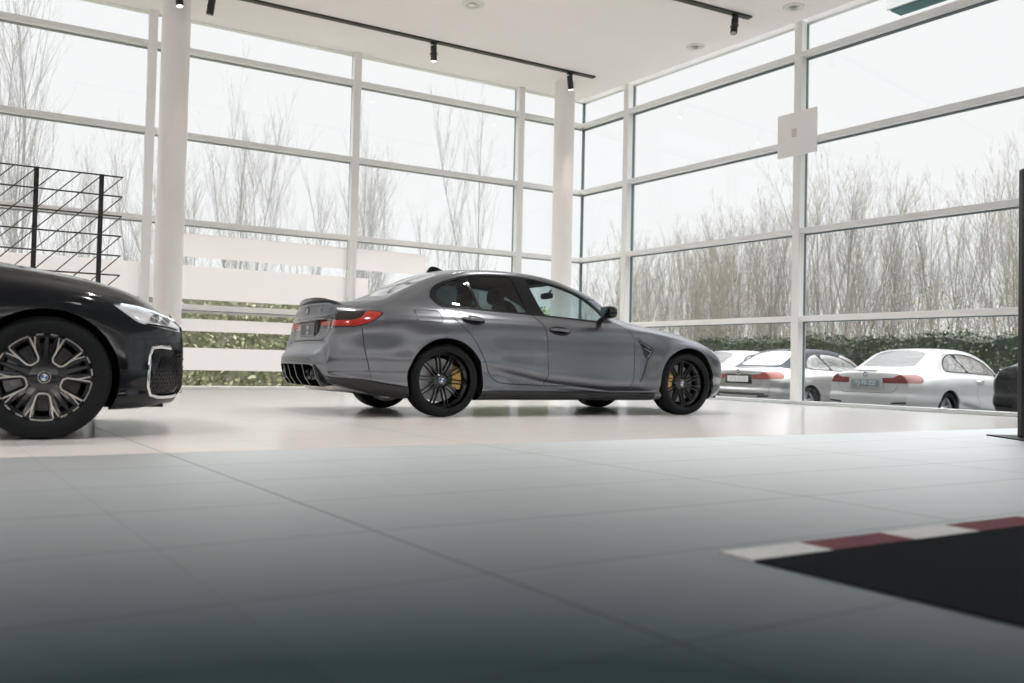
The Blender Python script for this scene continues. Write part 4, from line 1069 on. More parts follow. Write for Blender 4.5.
# ---- the glossy black saloon whose front half enters the frame from the left ----------------------
M_gloss = paint_mat('glossy_black_paint', (.004, .006, .009), .10, .0)
def variant(curves, fx, fy, fz):
    out = []
    for ci, (ky, kz) in enumerate(curves):
        out.append(([(fx(x), fy(ci, x, y)) for x, y in ky], [(fx(x), fz(ci, x, z)) for x, z in kz]))
    return out
def lerpmap(a, b): return lambda x: float(np.interp(x, a, b)) if a[0] <= x <= a[-1] else (x - a[0] + b[0] if x < a[0] else x - a[-1] + b[-1])
FRONT = {  # nose of the big saloon, x measured along the car (front axle at 3.07)
    0: ([(3.3, .62), (3.85, .52)], [(3.3, .17), (3.6, .185), (3.85, .20)]),
    1: ([(2.4, .83), (3.3, .84), (3.6, .80), (3.75, .72), (3.85, .60)], [(2.4, .17), (3.3, .165), (3.6, .18), (3.85, .205)]),
    2: ([(2.4, .90), (3.3, .915), (3.55, .885), (3.70, .81), (3.80, .72), (3.85, .64)], [(2.4, .22), (3.3, .215), (3.6, .235), (3.85, .25)]),
    3: ([(2.4, .90), (3.07, .92), (3.35, .915), (3.55, .885), (3.70, .81), (3.80, .725), (3.85, .65)], [(2.4, .30), (3.3, .29), (3.85, .31)]),
    4: ([(2.4, .915), (3.07, .935), (3.35, .925), (3.55, .895), (3.70, .825), (3.80, .74), (3.85, .665)], [(2.4, .40), (3.3, .40), (3.85, .39)]),
    5: ([(2.4, .91), (3.07, .935), (3.35, .92), (3.55, .89), (3.70, .825), (3.80, .745), (3.85, .67)], [(2.4, .62), (3.07, .62), (3.5, .56), (3.85, .50)]),
    6: ([(2.4, .91), (3.07, .925), (3.35, .91), (3.55, .875), (3.70, .81), (3.80, .73), (3.85, .655)], [(2.4, .81), (3.07, .78), (3.5, .68), (3.7, .63), (3.85, .60)]),
    7: ([(2.4, .875), (3.07, .885), (3.35, .87), (3.55, .835), (3.70, .77), (3.80, .69), (3.85, .62)], [(2.4, .92), (3.07, .88), (3.3, .845), (3.5, .785), (3.7, .72), (3.85, .675)]),
    8: ([(2.4, .80), (2.8, .79), (3.07, .78), (3.3, .765), (3.5, .73), (3.65, .68), (3.8, .60), (3.85, .555)], [(2.4, .995), (2.8, .965), (3.07, .943), (3.3, .91), (3.5, .865), (3.65, .81), (3.8, .74), (3.85, .715)]),
    9: ([(2.4, .73), (3.07, .69), (3.3, .67), (3.5, .63), (3.7, .55), (3.85, .45)], [(2.4, 1.04), (2.8, 1.012), (3.07, .985), (3.3, .95), (3.5, .905), (3.65, .852), (3.8, .775), (3.85, .745)]),
    10: ([(2.4, .64), (2.8, .55), (3.07, .50), (3.5, .42), (3.85, .3)], [(2.4, 1.065), (2.8, 1.032), (3.07, 1.005), (3.3, .972), (3.5, .927), (3.65, .873), (3.8, .795), (3.85, .765)]),
    11: ([(2.4, 0), (3.85, 0)], [(2.5, 1.12), (2.8, 1.085), (3.07, 1.048), (3.3, 1.008), (3.5, .958), (3.65, .90), (3.8, .815), (3.85, .785)]),
}
def saloon_shape():
    fx = lerpmap([-1.02, 0, 2.1], [-1.05, 0, 2.18])
    cv = variant(SEDAN['curves'], fx, lambda c, x, y: y, lambda c, x, z: z * 1.03 if c < 8 else z + .045)
    out = []
    for c, (ky, kz) in enumerate(cv):
        fy, fz = FRONT[c]
        out.append(([k for k in ky if k[0] < min(2.25, fy[0][0] - .1)] + fy, [k for k in kz if k[0] < min(2.4 if c == 11 else 2.22, fz[0][0] - .08)] + fz))
    def wp(x, y, z):
        k = 1 - sstep(-1.05, -.62, x)
        return k * np.interp(z, [.28, .45, .6, .7, .95, 1.1], [.03, -.04, -.04, .0, .0, -.01]) + sstep(3.5, 3.85, x) * np.interp(z, [.2, .3, .55, .70, .78], [-.04, .015, .01, .0, -.05])
    return dict(xr=-1.05, xf=3.85, rear_bow=.06, front_bow=.045, curves=out, flares=[(0, .36, .4, .01, .14), (3.07, .36, .40, .012, .12)], warp=wp)
def saloon():
    D = saloon_shape(); S = CarShape(D)
    h = math.radians(-2.); d = Vector((math.cos(h), math.sin(h), 0)); n = Vector((math.sin(h), -math.cos(h), 0))
    loc = Vector((-9.935, -8.86, 0)) - n * .93 - d * 3.07
    root = empty('car', loc, h); tag(root, 'glossy black saloon at the left edge, front half in view on black and silver wheels', 'car', 'cars in the showroom')
    P = dict(arches=[(0, .36, .40), (3.07, .36, .402)], arch_y=.92, under=(-.95, 3.75), cab=(.12, 2.05, .72, 1.03), seat_x=1.3, mirror_xz=(1.7, 1.3), mirror=(1.86, .885, 1.09))
    side = lambda V: .5 - V[:, 1]
    y10 = lambda V: np.interp(V[:, 0], [-1, 0, .3, 1.2, 1.65, 1.97, 2.12, 2.4], [.58, .56, .54, .54, .585, .65, .68, .68]) - V[:, 1]
    up = lambda poly: np.array([(x * 1.038 if x > 0 else x, z + .043) for x, z in poly])
    x_ = lambda f: 3.07 + f
    LIGHT = rounded([(x_(.345), .812), (x_(.42), .828), (x_(.58), .795), (x_(.75), .745), (x_(.95), .70), (x_(.95), .63), (x_(.71), .665), (x_(.60), .683), (x_(.50), .70)], [.01, .03, .05, .05, 0, 0, .03, .03, .03])
    INT = rounded([(x_(.575), .565), (x_(.565), .275), (x_(.62), .235), (x_(1.0), .235), (x_(1.0), .52), (x_(.70), .545)], [.02, .04, .04, 0, 0, .05])
    mid = catmull([(.985, 1.0), (1.055, .905), (1.10, .76), (1.112, .60), (1.108, .42), (1.088, .30)], 8, False) * [1.038, 1.03]
    rl = catmull([(.0, 1.07), (.07, .98), (.15, .89), (.24, .80), (.33, .68), (.42, .52), (.49, .40), (.58, .34), (.70, .32)], 8, False)
    fl_ = catmull([(2.16, .30), (2.21, .42), (2.23, .60), (2.22, .82), (2.14, .95), (2.07, 1.0)], 8, False)
    cuts = [
        dict(part='window_trim', id='dlo', on={'main': ('xz', up(DLO))}, cond=y10, mat=M_blacktrim, rim=.02),
        dict(part='quarter_window', id='pq', of='dlo', on={'main': ('xz', up(PANE_Q))}, mat=M_tint, rim=0, offset=-.004),
        dict(part='rear_door_window', id='pr', of='dlo', on={'main': ('xz', up(PANE_R))}, mat=M_tint, rim=0, offset=-.004),
        dict(part='front_door_window', id='pf', of='dlo', on={'main': ('xz', up(PANE_F))}, mat=M_clear, rim=0, offset=-.004),
        dict(part='rear_window', id='rw', centre=True, on={'main': ('xy', rounded([(-.50, -.5), (-.50, .0), (-.43, .525), (.1, .495), (.27, .47), (.32, 0), (.32, -.5)], [0, .1, .05, .1, .05, .1, 0]))}, cond=lambda V: 1.1 - V[:, 2], mat=[M_tint], rim=.008),
        dict(part='windscreen', id='ws', centre=True, on={'main': ('xy', rounded([(1.64, -.5), (1.64, 0), (1.53, .505), (1.82, .575), (2.10, .645), (2.2, .63), (2.36, .45), (2.45, -.5)], [0, .1, .04, .1, .04, .04, .1, 0]))}, cond=lambda V: 1.04 - V[:, 2], mat=[M_clear], rim=.008),
        dict(part='rear_door', id='rd', on={'main': ('xz', np.concatenate([[(0.0, 1.25), (1.02, 1.25)], mid, rl[::-1]]))}, cond=side, mat=M_gloss, gap=.003, rim=.018),
        dict(part='front_door', id='fd', on={'main': ('xz', np.concatenate([[(1.02, 1.25)], mid, fl_, [(2.03, 1.25)]]))}, cond=side, mat=M_gloss, gap=.003, rim=.018),
        dict(part='headlight', id='hl', on={'main': ('xz', LIGHT), 'front': ('yz', rounded([(.33, .68), (.35, .74), (.9, .80), (.9, .63), (.5, .66)], .02))}, cond=lambda V: .2 - V[:, 1], mat=M_lamp_in, rim=.02, offset=-.012),
        dict(part='bonnet', id='bo', centre=True, on={'main': ('xy', rounded([(2.35, -1), (2.3, .715), (2.8, .72), (3.3, .69), (3.6, .62), (3.75, .50), (3.80, -1)], [0, .04, .1, .1, .1, .05, 0]))}, cond=lambda V: .72 - V[:, 2], mat=M_gloss, gap=.003, rim=.015),
        dict(part='air_intake', id='ai', on={'main': ('xz', INT), 'front': ('yz', rounded([(.48, .25), (.46, .30), (.58, .50), (1, .56), (1, .235)], [.03, .03, .05, 0, 0]))}, cond=lambda V: .3 - V[:, 1], mat=M_blacktrim, rim=.03, offset=-.03),
        dict(part='tail_light', id='tl', on={'main': ('xz', rounded([(-.6, .97), (-1.2, .95), (-1.2, .84), (-.7, .86)], .02)), 'rear': ('yz', rounded([(.84, .96), (.28, .92), (.28, .86), (.84, .84)], .02))}, cond=lambda V: .2 - V[:, 1], mat=M_red_dark, rim=.01),
        dict(part='boot_lid', id='bl', centre=True, on={'main': ('xy', [(-.52, -1), (-.52, .55), (-1.25, .585), (-1.25, -1)]), 'rear': ('yz', rounded([(-1, 1.3), (-1, .70), (.55, .70), (.60, 1.3)], .02))}, cond=lambda V: .6 - V[:, 2], mat=M_gloss, gap=.003, rim=.012),
    ]
    ob = car_panels(root, S, cuts, M_gloss, P['arches'])
    interior(root, P); underbody(root, P)
    for mir in (False, True):
        i = 1 if mir else 0; sg = -1 if mir else 1
        door_handle(ob['rd'][i], S, .30, .955, mir, M_gloss, M_chrome, -.04); door_handle(ob['fd'][i], S, 1.29, .90, mir, M_gloss, M_chrome, -.04)
        wing_mirror(root, P, mir, M_gloss)
        make_wheel(root, (0, .795 * sg, .36), .36, .259, .25, 'loops', not mir, M_grey_cal, .1, 0)
        make_wheel(root, (3.07, .805 * sg, .36), .36, .259, .25, 'loops', not mir, M_grey_cal, PI - .1, 0.03)
        # headlight: clear cover, two projector units, light strips
        hl = ob['hl'][i]
        m = MB()
        for (x, y, z, r_) in ((x_(.60), None, .735, .026), (x_(.67), None, .722, .026)):
            yy = surf_y(S, x, z) - .012; m.lathe([(r_, -.03), (r_, .012), (r_ * .8, .016), (0, .005)], 20, 'y', (x, yy * sg, z))
        m.build('projector', M_lamp_clear if False else M_chrome, hl, smooth=50)
        m = MB(); m.tube([(x, (surf_y(S, x, z) - .006) * sg, z) for x, z in ((x_(.40), .812), (x_(.5), .803), (x_(.6), .785), (x_(.70), .757), (x_(.755), .738))], .006, 6); m.build('light_strip', M_led, hl)
        m = MB(); m.tube([(x, (surf_y(S, x, z) - .006) * sg, z) for x, z in ((x_(.55), .698), (x_(.62), .69), (x_(.70), .683), (x_(.75), .672))], .005, 6); m.build('lower_strip', M_blacktrim, hl)
        # chrome blade around the intake and its mesh
        ai = ob['ai'][i]
        def at(x, z, o=.004): return (x, (surf_y(S, x, z) + o) * sg, z)
        m = MB(); m.tube([at(x_(.70), .55), at(x_(.64), .558), at(x_(.585), .55), at(x_(.572), .50), at(x_(.568), .40), at(x_(.566), .31), at(x_(.58), .26), at(x_(.63), .243), at(x_(.70), .243), at(x_(.75), .25)], .011, 8); m.build('chrome_surround', M_chrome, ai, smooth=60)
        m = MB()
        for a in np.arange(.60, .79, .022):
            for zz in np.arange(.275, .50, .026):
                q = a + (.011 if int(round(zz / .026)) % 2 else 0); c = at(x_(q), zz, -.020)
                rr = [(.009 * math.cos(t), .011 * math.sin(t)) for t in np.linspace(0, 2 * PI, 7)[:-1]]
                m.tube([(c[0] + u, c[1], c[2] + v) for u, v in rr], .002, 4, closed=True)
        m.build('mesh_grille', M_plastic, ai)
        m = MB(); m.prism(rounded([(x_(.60), .53), (x_(.575), .44), (x_(.60), .36), (x_(.635), .50)], .01), lambda c: at(c[0], c[1], .006), lambda c: at(c[0], c[1], -.02)); m.build('intake_blade', M_gloss, ai)
    for y in (-.17, .17):                                            # kidney grille
        xg = surf_front_x(S, abs(y), .52); g = empty('grille', (0, 0, 0), 0, root)
        q = rounded([(-.15, .36), (.145, .36), (.155, .68), (-.13, .70)], .03)
        fx_ = lambda a, b: surf_front_x(S, abs(a), b)
        m = MB(); m.prism(q, lambda c: (fx_(y + c[0], c[1]) + .004, y + c[0], c[1]), lambda c: (xg - .06, y + c[0], c[1])); m.build('grille_back', M_blacktrim, g)
        m = MB(); m.tube([(fx_(y + a, b) + .006, y + a, b) for a, b in q], .008, 6, closed=True); m.build('grille_frame', M_blacktrim, g)
        for k in range(8):
            m = MB(); yy = y - .115 + k * .033; m.tube([(fx_(yy, b) + .006, yy, b) for b in (.38, .5, .6, .67)], .006, 5); m.build('grille_slat', M_chrome, g)
    xb = surf_front_x(S, 0, .745)
    roundel(.041, root, 'bonnet_emblem', Matrix.Translation((xb + .01, 0, .765)) @ Matrix.Rotation(PI / 2 - .5, 4, 'Y') @ Matrix.Rotation(PI / 2, 4, 'Z'), .004)
    return root
saloon()

# ---- two-door cars parked outside -----------------------------------------------------------------
GZ = -.43
M_reddim = mat('dim_red_lens', (.15, .014, .008), .2, 0)
M_wpaint = paint_mat('pearl_white_paint', (.43, .435, .44), .25, .0, coat=.5)
M_spaint = paint_mat('silver_paint', (.44, .43, .43), .30, .85, coat=.6)
M_bpaint = paint_mat('black_paint', (.006, .007, .009), .35, .0)
M_fabric = noise_mat('soft_top_fabric', (.035, .042, .05), (.045, .052, .06), 200, .85)
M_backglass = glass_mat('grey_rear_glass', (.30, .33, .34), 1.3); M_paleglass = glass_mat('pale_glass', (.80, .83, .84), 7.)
def coupe_shape():
    lift = [(-1.02, -.05), (-.5, -.04), (0, -.02), (2, 0)]
    cv = variant(SEDAN['curves'], lambda x: x * .985, lambda c, x, y: y * .955, lambda c, x, z: z * .955 + (float(np.interp(x, [-1.02, -.55, .1], [-.035, -.03, 0])) if c >= 7 else 0))
    def wp(x, y, z):
        k = 1 - sstep(-1.0, -.6, x)
        return k * np.interp(z, [.25, .40, .56, .60, .72, .86, .95, 1.02], [.05, -.03, -.03, .0, .0, -.01, .0, -.02]) + sstep(3.2, 3.55, x) * np.interp(z, [.2, .3, .5, .65], [-.05, 0, 0, -.06])
    return dict(xr=-1.02 * .985, xf=3.60 * .985, rear_bow=.07, front_bow=.12, nu=150, m=5, nrear=34, curves=cv, flares=[(0, .32, .35, .012, .14), (2.81, .32, .35, .012, .14)], warp=wp)
CSH = CarShape(coupe_shape())
def coupe(label, loc, hd, paint, roof, glass, plate, ink, txt, red=None, detail=True):
    red = red or M_reddim; S = CSH; root = empty('car', loc, math.radians(hd)); tag(root, label, 'car', 'cars parked outside the right-hand glass')
    P = dict(arches=[(0, .32, .355), (2.81, .32, .352)], arch_y=.865, under=(-.9, 3.4), cab=(.15, 1.9, .68, .92), seat_x=1.1, mirror_xz=(1.55, 1.2), mirror=(1.74, .845, .985))
    side = lambda V: .5 - V[:, 1]
    y10 = lambda V: np.interp(V[:, 0], [-1, 0, .3, 1.2, 1.6, 1.9, 2.05, 2.3], [.55, .53, .51, .51, .56, .62, .65, .65]) - V[:, 1]
    dlo = np.concatenate([catmull([(.06, 1.02), (.10, 1.13), (.22, 1.23), (.40, 1.283), (.60, 1.297), (.9, 1.296), (1.2, 1.262), (1.5, 1.18), (1.75, 1.06), (1.87, .955)], 6, False), catmull([(1.88, .925), (1.3, .94), (.8, .958), (.3, .97), (.1, .982)], 5, False)])
    pq = rounded([(.085, 1.02), (.13, 1.12), (.24, 1.215), (.40, 1.265), (.50, 1.277), (.86, .975), (.3, .987)], [.03, .05, .05, .05, .01, .01, .05])
    pf = rounded([(.525, 1.28), (.7, 1.283), (.9, 1.28), (1.2, 1.246), (1.5, 1.163), (1.72, 1.05), (1.83, .96), (1.8, .94), (1.3, .956), (.89, .972)], [.01, .1, .1, .1, .1, .05, .02, .02, .1, .01])
    dr = np.concatenate([[(.88, 1.15)], catmull([(.86, .97), (.90, .85), (.955, .70), (1.0, .50), (1.045, .28)], 6, False), catmull([(2.06, .28), (2.12, .55), (2.10, .76), (2.0, .90)], 6, False), [(1.85, 1.15)]])
    tl = dict(part='tail_light', id='tl', on={'main': ('xz', rounded([(-.68, .89), (-.76, .925), (-1.2, .90), (-1.2, .77), (-.78, .775), (-.70, .82)], [.03, .04, 0, 0, .04, .03])),
              'rear': ('yz', rounded([(.9, .91), (.56, .91), (.50, .86), (.27, .855), (.28, .79), (.34, .765), (.9, .77)], [0, .05, .04, .02, .03, .03, 0]))}, cond=lambda V: .2 - V[:, 1], mat=red, rim=.01, offset=.004)
    cuts = [dict(part='window_trim', id='dlo', on={'main': ('xz', dlo)}, cond=y10, mat=M_blacktrim, rim=.015),
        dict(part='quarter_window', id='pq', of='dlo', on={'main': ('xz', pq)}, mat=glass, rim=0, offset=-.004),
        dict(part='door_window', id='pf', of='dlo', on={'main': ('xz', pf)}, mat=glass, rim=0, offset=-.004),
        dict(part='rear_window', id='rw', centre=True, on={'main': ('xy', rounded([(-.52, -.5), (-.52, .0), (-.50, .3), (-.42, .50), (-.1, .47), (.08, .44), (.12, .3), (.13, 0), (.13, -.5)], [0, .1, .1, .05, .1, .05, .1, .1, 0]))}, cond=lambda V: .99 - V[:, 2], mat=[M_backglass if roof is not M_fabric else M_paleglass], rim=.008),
        dict(part='windscreen', id='ws', centre=True, on={'main': ('xy', rounded([(1.55, -.5), (1.55, 0), (1.45, .48), (1.72, .55), (1.98, .615), (2.10, .60), (2.33, -.5)], [0, .1, .04, .1, .04, .04, 0]))}, cond=lambda V: .96 - V[:, 2], mat=[M_clear], rim=.008),
        dict(part='door', id='fd', on={'main': ('xz', dr)}, cond=side, mat=paint, gap=.004, rim=.015), tl,
        dict(part='boot_lid', id='bl', centre=True, on={'main': ('xy', [(-.555, -1), (-.555, .5), (-.62, .56), (-1.2, .56), (-1.2, -1)]), 'rear': ('yz', rounded([(-1, 1.2), (-1, .605), (.46, .605), (.55, .70), (.57, 1.2)], [0, 0, .05, .05, 0]))}, cond=lambda V: .55 - V[:, 2], mat=paint, gap=.0035, rim=.012),
        dict(part='bumper_slot', on={'rear': ('yz', rounded([(.46, .45), (.72, .465), (.72, .435), (.46, .42)], .01))}, mat=M_blacktrim, rim=.01, offset=.002)]
    if roof is not paint:
        cuts.insert(5, dict(part='soft_top', id='st', centre=True, on={'main': ('xy', rounded([(-.60, -.9), (-.58, .5), (-.45, .72), (.1, .75), (1.2, .64), (1.52, .52), (1.6, .3), (1.62, -.9)], [0, .05, .1, .1, .1, .05, .1, 0]))}, cond=lambda V: np.interp(V[:, 0], [-.6, .0, .1, 2], [.985, .985, .985, .97]) - V[:, 2], mat=roof, rim=.01, offset=.004))
    else:
        cuts.insert(5, dict(part='folding_roof', id='st', centre=True, on={'main': ('xy', rounded([(.18, -.9), (.18, .80), (1.2, .7), (1.5, .52), (1.58, .3), (1.6, -.9)], [0, 0, .1, .05, .1, 0]))}, cond=lambda V: np.interp(V[:, 0], [.1, .3, 1.3, 1.7], [1.22, 1.285, 1.27, 1.2]) - V[:, 2], mat=paint, gap=.0035, rim=.012))
    ob = car_panels(root, S, cuts, paint, P['arches'])
    underbody(root, P); interior(root, P)
    for mir in (False, True):
        s_ = -1 if mir else 1
        door_handle(ob['fd'][1 if mir else 0], S, 1.06, .815, mir, paint, M_chrome, -.03)
        wing_mirror(root, P, mir, paint)
        make_wheel(root, (0, .745 * s_, .32), .32, .235, .235, 'spokes', not mir); make_wheel(root, (2.81, .755 * s_, .32), .32, .235, .225, 'spokes', not mir)
    xp = surf_rear_x(S, 0, .76)
    m = MB(); m.prism(rounded([(-.33, .675), (.33, .675), (.30, .865), (-.30, .865)], .03), lambda c: (xp - .006, c[0], c[1]), lambda c: (xp + .02, c[0], c[1])); m.build('plate_recess', paint if roof is paint else M_plastic, root)
    number_plate(root, xp - .016, 0.765, .52, .115, txt, plate, ink, -.03)
    zb = .915; roundel(.042, root, 'boot_emblem', Matrix.Translation((surf_rear_x(S, 0, zb) - .004, 0, zb)) @ Matrix.Rotation(-PI / 2, 4, 'Y') @ Matrix.Rotation(PI / 2, 4, 'Z'), .005)
    if roof is paint:
        m = MB(); m.box((-.0, -.17, 0), (.03, .17, .012)); m.v = [(a + surf_rear_x(S, 0, .965) - .012, b, c + .966) for a, b, c in m.v]; m.build('brake_light', M_red_dark, root)
    if roof is not paint:                                            # dark lower apron
        m = MB(); ys = np.linspace(-.62, .62, 15); vs = []
        for y in ys:
            for z in (.50, .27): vs.append((surf_rear_x(S, abs(y), z) - .012, y, z))
        m.add(vs, [(2 * i, 2 * i + 1, 2 * i + 3, 2 * i + 2) for i in range(14)]); m.build('bumper_apron', M_plastic, root)
    return root
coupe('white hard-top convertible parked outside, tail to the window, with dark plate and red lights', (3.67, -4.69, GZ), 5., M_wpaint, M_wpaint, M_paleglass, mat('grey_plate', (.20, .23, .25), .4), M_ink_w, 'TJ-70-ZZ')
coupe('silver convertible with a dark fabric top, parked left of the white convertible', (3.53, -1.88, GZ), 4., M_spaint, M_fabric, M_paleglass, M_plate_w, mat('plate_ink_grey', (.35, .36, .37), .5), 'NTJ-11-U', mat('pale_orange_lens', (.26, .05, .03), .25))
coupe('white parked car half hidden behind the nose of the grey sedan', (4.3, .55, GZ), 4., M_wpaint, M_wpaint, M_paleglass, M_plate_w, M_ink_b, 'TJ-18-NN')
bc = coupe('black car at the right edge outside, only its rear corner in view', (3.3, -7.92, GZ), 5., M_bpaint, M_bpaint, M_tint, M_plate_w, M_ink_b, 'TJ-42-NU', M_blacktrim); bc.scale = (1.04, 1.04, 1.14)
SKY, ZEN = .91, 5.6
M_asph = noise_mat('asphalt', (.13, .135, .135), (.17, .172, .17), 6, .9, bump=.3); M_grass = noise_mat('winter_grass', (.16, .17, .07), (.24, .22, .10), 3, .95, bump=.3)
m = MB(); m.box((-120, -120, GZ - .3), (120, 120, GZ)); o = m.build('ground', M_asph); o['kind'] = 'structure'
m = MB(); m.box((-60, 4.2, GZ), (60, 80, GZ + .04)); m.box((9.2, -80, GZ), (80, 4.2, GZ + .04)); o = m.build('ground_grass', M_grass); o['kind'] = 'structure'
m = MB(); m.box((9.0, -60, GZ), (9.2, 4.2, GZ + .12)); o = m.build('kerb', noise_mat('concrete', (.42, .42, .41), (.5, .5, .49), 4, .85)); o['kind'] = 'structure'

M_bark = noise_mat('grey_bark', (.27, .265, .265), (.36, .35, .345), 6, .9)
M_bark2 = noise_mat('brown_bark', (.215, .20, .175), (.31, .29, .25), 6, .9)
def tree_mesh(seed, H, spread, stems, dens, mt, name, r0=.05):
    R = random.Random(seed); mb = MB()
    def branch(p, d, ln, r, lev):
        n = 4 if lev < 2 else 3; pts = [p]; q = p.copy(); dd = d.copy()
        for i in range(n):
            dd = (dd + Vector((R.gauss(0, .07), R.gauss(0, .07), .06 if lev else .02))).normalized(); q = q + dd * (ln / n); pts.append(q.copy())
        mb.tube(pts, [r * (1 - .75 * i / n) for i in range(n + 1)], 5 if lev == 0 else 3, cap=False)
        if lev >= 3: return
        k = {0: int(dens * 1.4), 1: int(dens * .6), 2: 3}[lev]
        for i in range(k):
            t = R.uniform(.18 if lev == 0 else .1, .98); j = min(int(t * n), n - 1); base = pts[j].lerp(pts[j + 1], t * n - j)
            a = R.uniform(0, 2 * PI); ang = R.uniform(.28, .62) * spread
            e1 = dd.orthogonal().normalized(); e2 = dd.cross(e1); side = e1 * math.cos(a) + e2 * math.sin(a)
            nd = (d * math.cos(ang) + side * math.sin(ang) + Vector((0, 0, .25))).normalized()
            branch(base, nd, ln * R.uniform(.28, .5) * (1.1 - .5 * t), max(r * .42 * (1 - .5 * t), .0026), lev + 1)
    for s in range(stems):
        a = R.uniform(0, 2 * PI); tilt = R.uniform(.02, .16) if stems > 1 else .03
        branch(Vector((.15 * math.cos(a), .15 * math.sin(a), 0)), Vector((math.cos(a) * tilt, math.sin(a) * tilt, 1)).normalized(), H * R.uniform(.8, 1.), r0 * R.uniform(.7, 1.1), 0)
    o = mb.build(name, mt); me = o.data; bpy.data.objects.remove(o); return me
POP = [tree_mesh(11 + i, 9., .8, 2 + i % 3, 13, M_bark, 'bare_tree', .036) for i in range(4)]
THK = [tree_mesh(31 + i, 6.2, 1.0, 4, 11, M_bark2, 'bare_shrub_tree', .022) for i in range(4)]
def plant(me, name, x, y, s, rz, label, cat, group, sz=None):
    o = bpy.data.objects.new(name, me); COL.objects.link(o); o.location = (x, y, GZ); o.rotation_euler = (0, 0, rz); o.scale = (s, s, sz or s)
    tag(o, label, cat, group); return o
R_ = random.Random(5)
# loose row of tall slender trees beyond the left glass
for i in range(30):
    x = -24 + i * 1.0 + R_.uniform(-.5, .5); y = R_.uniform(11, 19)
    s = R_.uniform(.8, 1.2)
    plant(POP[i % 4], 'bare_tree', x, y, s, R_.uniform(0, 6), 'tall bare winter tree in the loose row beyond the left glass wall', 'tree', 'bare trees beyond the left glass')
# thicket of thin stems beyond the parked cars
for i in range(100):
    y = 20 - i * .42 + R_.uniform(-.4, .4); x = R_.uniform(12.8, 17.5)
    s = R_.uniform(.75, 1.3)
    plant(THK[i % 4], 'bare_tree', x, y, s, R_.uniform(0, 6), 'thin bare many-stemmed tree in the thicket behind the parked cars', 'tree', 'bare trees behind the parked cars')
for i in range(20):
    y = 18 - i * 1.9 + R_.uniform(-.6, .6); x = R_.uniform(18, 24)
    plant(POP[i % 4], 'bare_tree', x, y, R_.uniform(.65, .95), R_.uniform(0, 6), 'tall bare tree standing behind the thicket, right of the glass corner', 'tree', 'tall bare trees behind the thicket')

def leafy(name, mats, n, region, size, seed, label, cat, kind=None, core=None):
    R = random.Random(seed); mb = MB()
    if core: mb.cm = 0; core(mb)
    for i in range(n):
        p, nn = region(R); mb.cm = 1 + (R.random() < .45)
        a = Vector((R.gauss(0, 1), R.gauss(0, 1), R.gauss(0, .7))) + nn * .8; a.normalize(); u = a.orthogonal().normalized(); v = a.cross(u); q = R.uniform(0, 6.28)
        u, v = u * math.cos(q) + v * math.sin(q), v * math.cos(q) - u * math.sin(q); s = size * R.uniform(.6, 1.4)
        mb.add([p - u * s, p + v * s * .5, p + u * s, p - v * s * .5], [(0, 1, 2, 3)])
    o = mb.build(name, mats); tag(o, label, cat, kind=kind); return o
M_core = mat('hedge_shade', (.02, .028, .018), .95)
M_leafd = noise_mat('dark_leaf', (.022, .042, .022), (.04, .065, .032), 3, .6); M_leafm = noise_mat('mid_leaf', (.045, .062, .034), (.075, .085, .048), 3, .6)
M_leafy = noise_mat('yellow_leaf', (.46, .45, .27), (.60, .57, .40), 3, .6); M_leafg = noise_mat('green_leaf', (.18, .22, .10), (.28, .31, .15), 3, .6)
def box_region(x0, x1, y0, y1, z0, z1, lump, face):
    def f(R):
        x, y = R.uniform(x0, x1), R.uniform(y0, y1)
        top = z1 + lump * (math.sin(x * 1.3 + y * 1.7) + math.sin(x * .5 - y * 2.9)) * .5
        if R.random() < .25: return Vector((x, y, top + R.gauss(0, .05))), Vector((0, 0, 1))
        z = z0 + (top - z0) * R.random()
        if face == 'x': return Vector((x0 + R.gauss(0, .07) + .08 * math.sin(y * 4 + z * 3), y, z)), Vector((-1, 0, 0))
        return Vector((x, y0 + R.gauss(0, .07) + .08 * math.sin(x * 4 + z * 3), z)), Vector((0, -1, 0))
    return f
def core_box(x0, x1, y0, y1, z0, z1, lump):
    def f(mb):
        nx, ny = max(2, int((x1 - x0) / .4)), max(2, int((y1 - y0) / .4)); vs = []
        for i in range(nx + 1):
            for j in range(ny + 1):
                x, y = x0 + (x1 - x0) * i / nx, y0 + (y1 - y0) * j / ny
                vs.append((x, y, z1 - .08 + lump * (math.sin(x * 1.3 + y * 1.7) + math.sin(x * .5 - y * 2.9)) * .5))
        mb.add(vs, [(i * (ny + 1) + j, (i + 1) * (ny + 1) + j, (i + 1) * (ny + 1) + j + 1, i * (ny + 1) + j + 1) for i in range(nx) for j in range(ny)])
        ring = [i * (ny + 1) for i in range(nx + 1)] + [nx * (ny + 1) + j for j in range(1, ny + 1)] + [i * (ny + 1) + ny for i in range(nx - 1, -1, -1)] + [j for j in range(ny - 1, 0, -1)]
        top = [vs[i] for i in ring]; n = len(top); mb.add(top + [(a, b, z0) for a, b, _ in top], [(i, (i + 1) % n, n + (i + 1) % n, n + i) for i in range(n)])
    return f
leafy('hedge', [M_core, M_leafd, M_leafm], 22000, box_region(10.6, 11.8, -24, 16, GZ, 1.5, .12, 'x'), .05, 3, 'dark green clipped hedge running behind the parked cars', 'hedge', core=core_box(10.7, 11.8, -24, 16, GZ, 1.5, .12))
M_core2 = noise_mat('hedge_inner_twigs', (.10, .11, .06), (.30, .30, .22), 9, .95)
leafy('hedge', [M_core2, M_leafg, M_leafy], 17000, box_region(-24, 3.5, 5.6, 6.6, GZ, 1.95, .14, 'y'), .055, 4, 'yellow-green hedge outside the left glass, showing between the frosted strips', 'hedge', core=core_box(-24, 3.5, 5.75, 6.6, GZ, 1.95, .14))
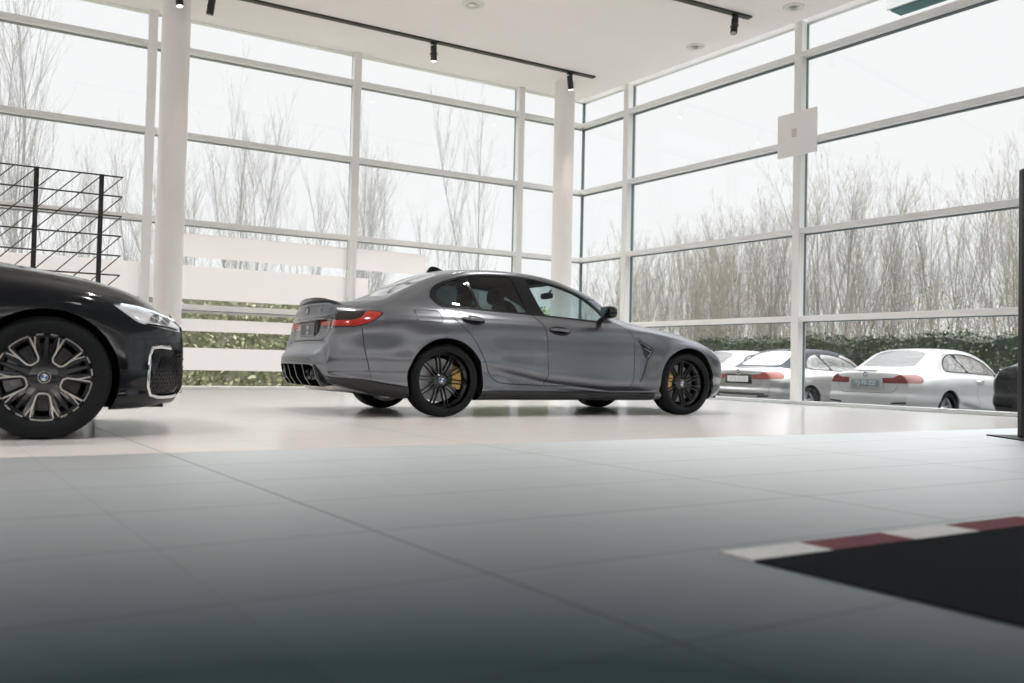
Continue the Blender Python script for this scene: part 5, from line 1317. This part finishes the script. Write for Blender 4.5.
# brown undergrowth: twigs and dry leaves nobody could count
def under(R):
    y = R.uniform(-24, 20); x = R.uniform(12.2, 14.5); h = 3.1 + .8 * math.sin(y * .9) + .5 * math.sin(y * 2.3 + 1)
    return Vector((x, y, GZ + h * R.random() ** 1.0)), Vector((0, 0, 1))
mb = MB(); R = random.Random(9)
for i in range(7000):
    p, _ = under(R); mb.cm = R.randrange(2)
    d = Vector((R.gauss(0, .3), R.gauss(0, .3), 1)).normalized() * R.uniform(.3, .9); mb.tube([p, p + d * .5 + Vector((R.gauss(0, .04), R.gauss(0, .04), 0)), p + d], [.008, .006, .003], 3, cap=False)
M_dry = noise_mat('dry_leaf', (.26, .22, .12), (.34, .30, .17), 3, .8)
for i in range(12000):
    p, _ = under(R); mb.cm = 2; a = Vector((R.gauss(0, 1), R.gauss(0, 1), R.gauss(0, 1))).normalized(); u = a.orthogonal().normalized(); v = a.cross(u); s = R.uniform(.02, .05)
    mb.add([p - u * s, p + v * s * .6, p + u * s, p - v * s * .6], [(0, 1, 2, 3)])
o = mb.build('undergrowth', [M_bark2, M_bark, M_dry]); tag(o, 'brown tangle of dry twigs rising behind the dark clipped hedge', 'undergrowth', kind='stuff')

# sign box outside, above the right-hand glass
M_teal = noise_mat('teal_sheet', (.03, .14, .17), (.05, .18, .21), 2, .35); M_teal2 = noise_mat('pale_teal_sheet', (.30, .46, .44), (.36, .52, .5), 2, .35)
r = empty('exterior_sign', RW(-6.07, 1.0, 6.07)); r.rotation_euler = (0, 0, math.atan2(WD.y, WD.x)); tag(r, 'teal sign box with a pale frame hung outside above the right glass', 'sign box')
m = MB(); m.box((-4.0, -.30, 0), (-.02, -.02, 1.5)); m.build('casing', M_teal, r)
m = MB(); m.box((-4.02, -.02, .02), (.02, .03, .17)); m.box((-.13, -.02, .17), (.02, .03, 1.5)); m.build('face_frame', M_alu, r)
m = MB(); m.box((-4.0, -.02, .30), (-.45, .01, 1.4)); m.build('face_panel', M_teal2, r)
for x in (-.5, -3.5):
    m = MB(); m.box((x - .04, -.01, .9), (x + .04, .96, .98)); m.build('bracket', M_alu, r)

# ------------------------------------------------------------------ light
W = bpy.data.worlds.new('overcast_sky'); SC.world = W; W.use_nodes = True
nt = W.node_tree; N = nt.nodes; L = nt.links; bg = N['Background']
tc = N.new('ShaderNodeTexCoord'); sx = N.new('ShaderNodeSeparateXYZ'); L.new(tc.outputs['Generated'], sx.inputs[0])
rp = N.new('ShaderNodeValToRGB'); L.new(sx.outputs['Z'], rp.inputs['Fac'])
rp.color_ramp.elements[0].position = .40; rp.color_ramp.elements[0].color = (SKY, SKY, SKY * 1.01, 1)
rp.color_ramp.elements[1].position = .80; rp.color_ramp.elements[1].color = (ZEN, ZEN, ZEN * 1.02, 1)
L.new(rp.outputs['Color'], bg.inputs['Color']); bg.inputs['Strength'].default_value = 1.
SC.view_settings.view_transform = 'Standard'; SC.view_settings.look = 'None'; SC.view_settings.exposure = .10; SC.view_settings.gamma = 1.; SC.view_settings.use_curve_mapping = False
SC.cycles.max_bounces = 8; SC.cycles.transparent_max_bounces = 24; SC.cycles.use_denoising = True; SC.cycles.sample_clamp_indirect = 6.
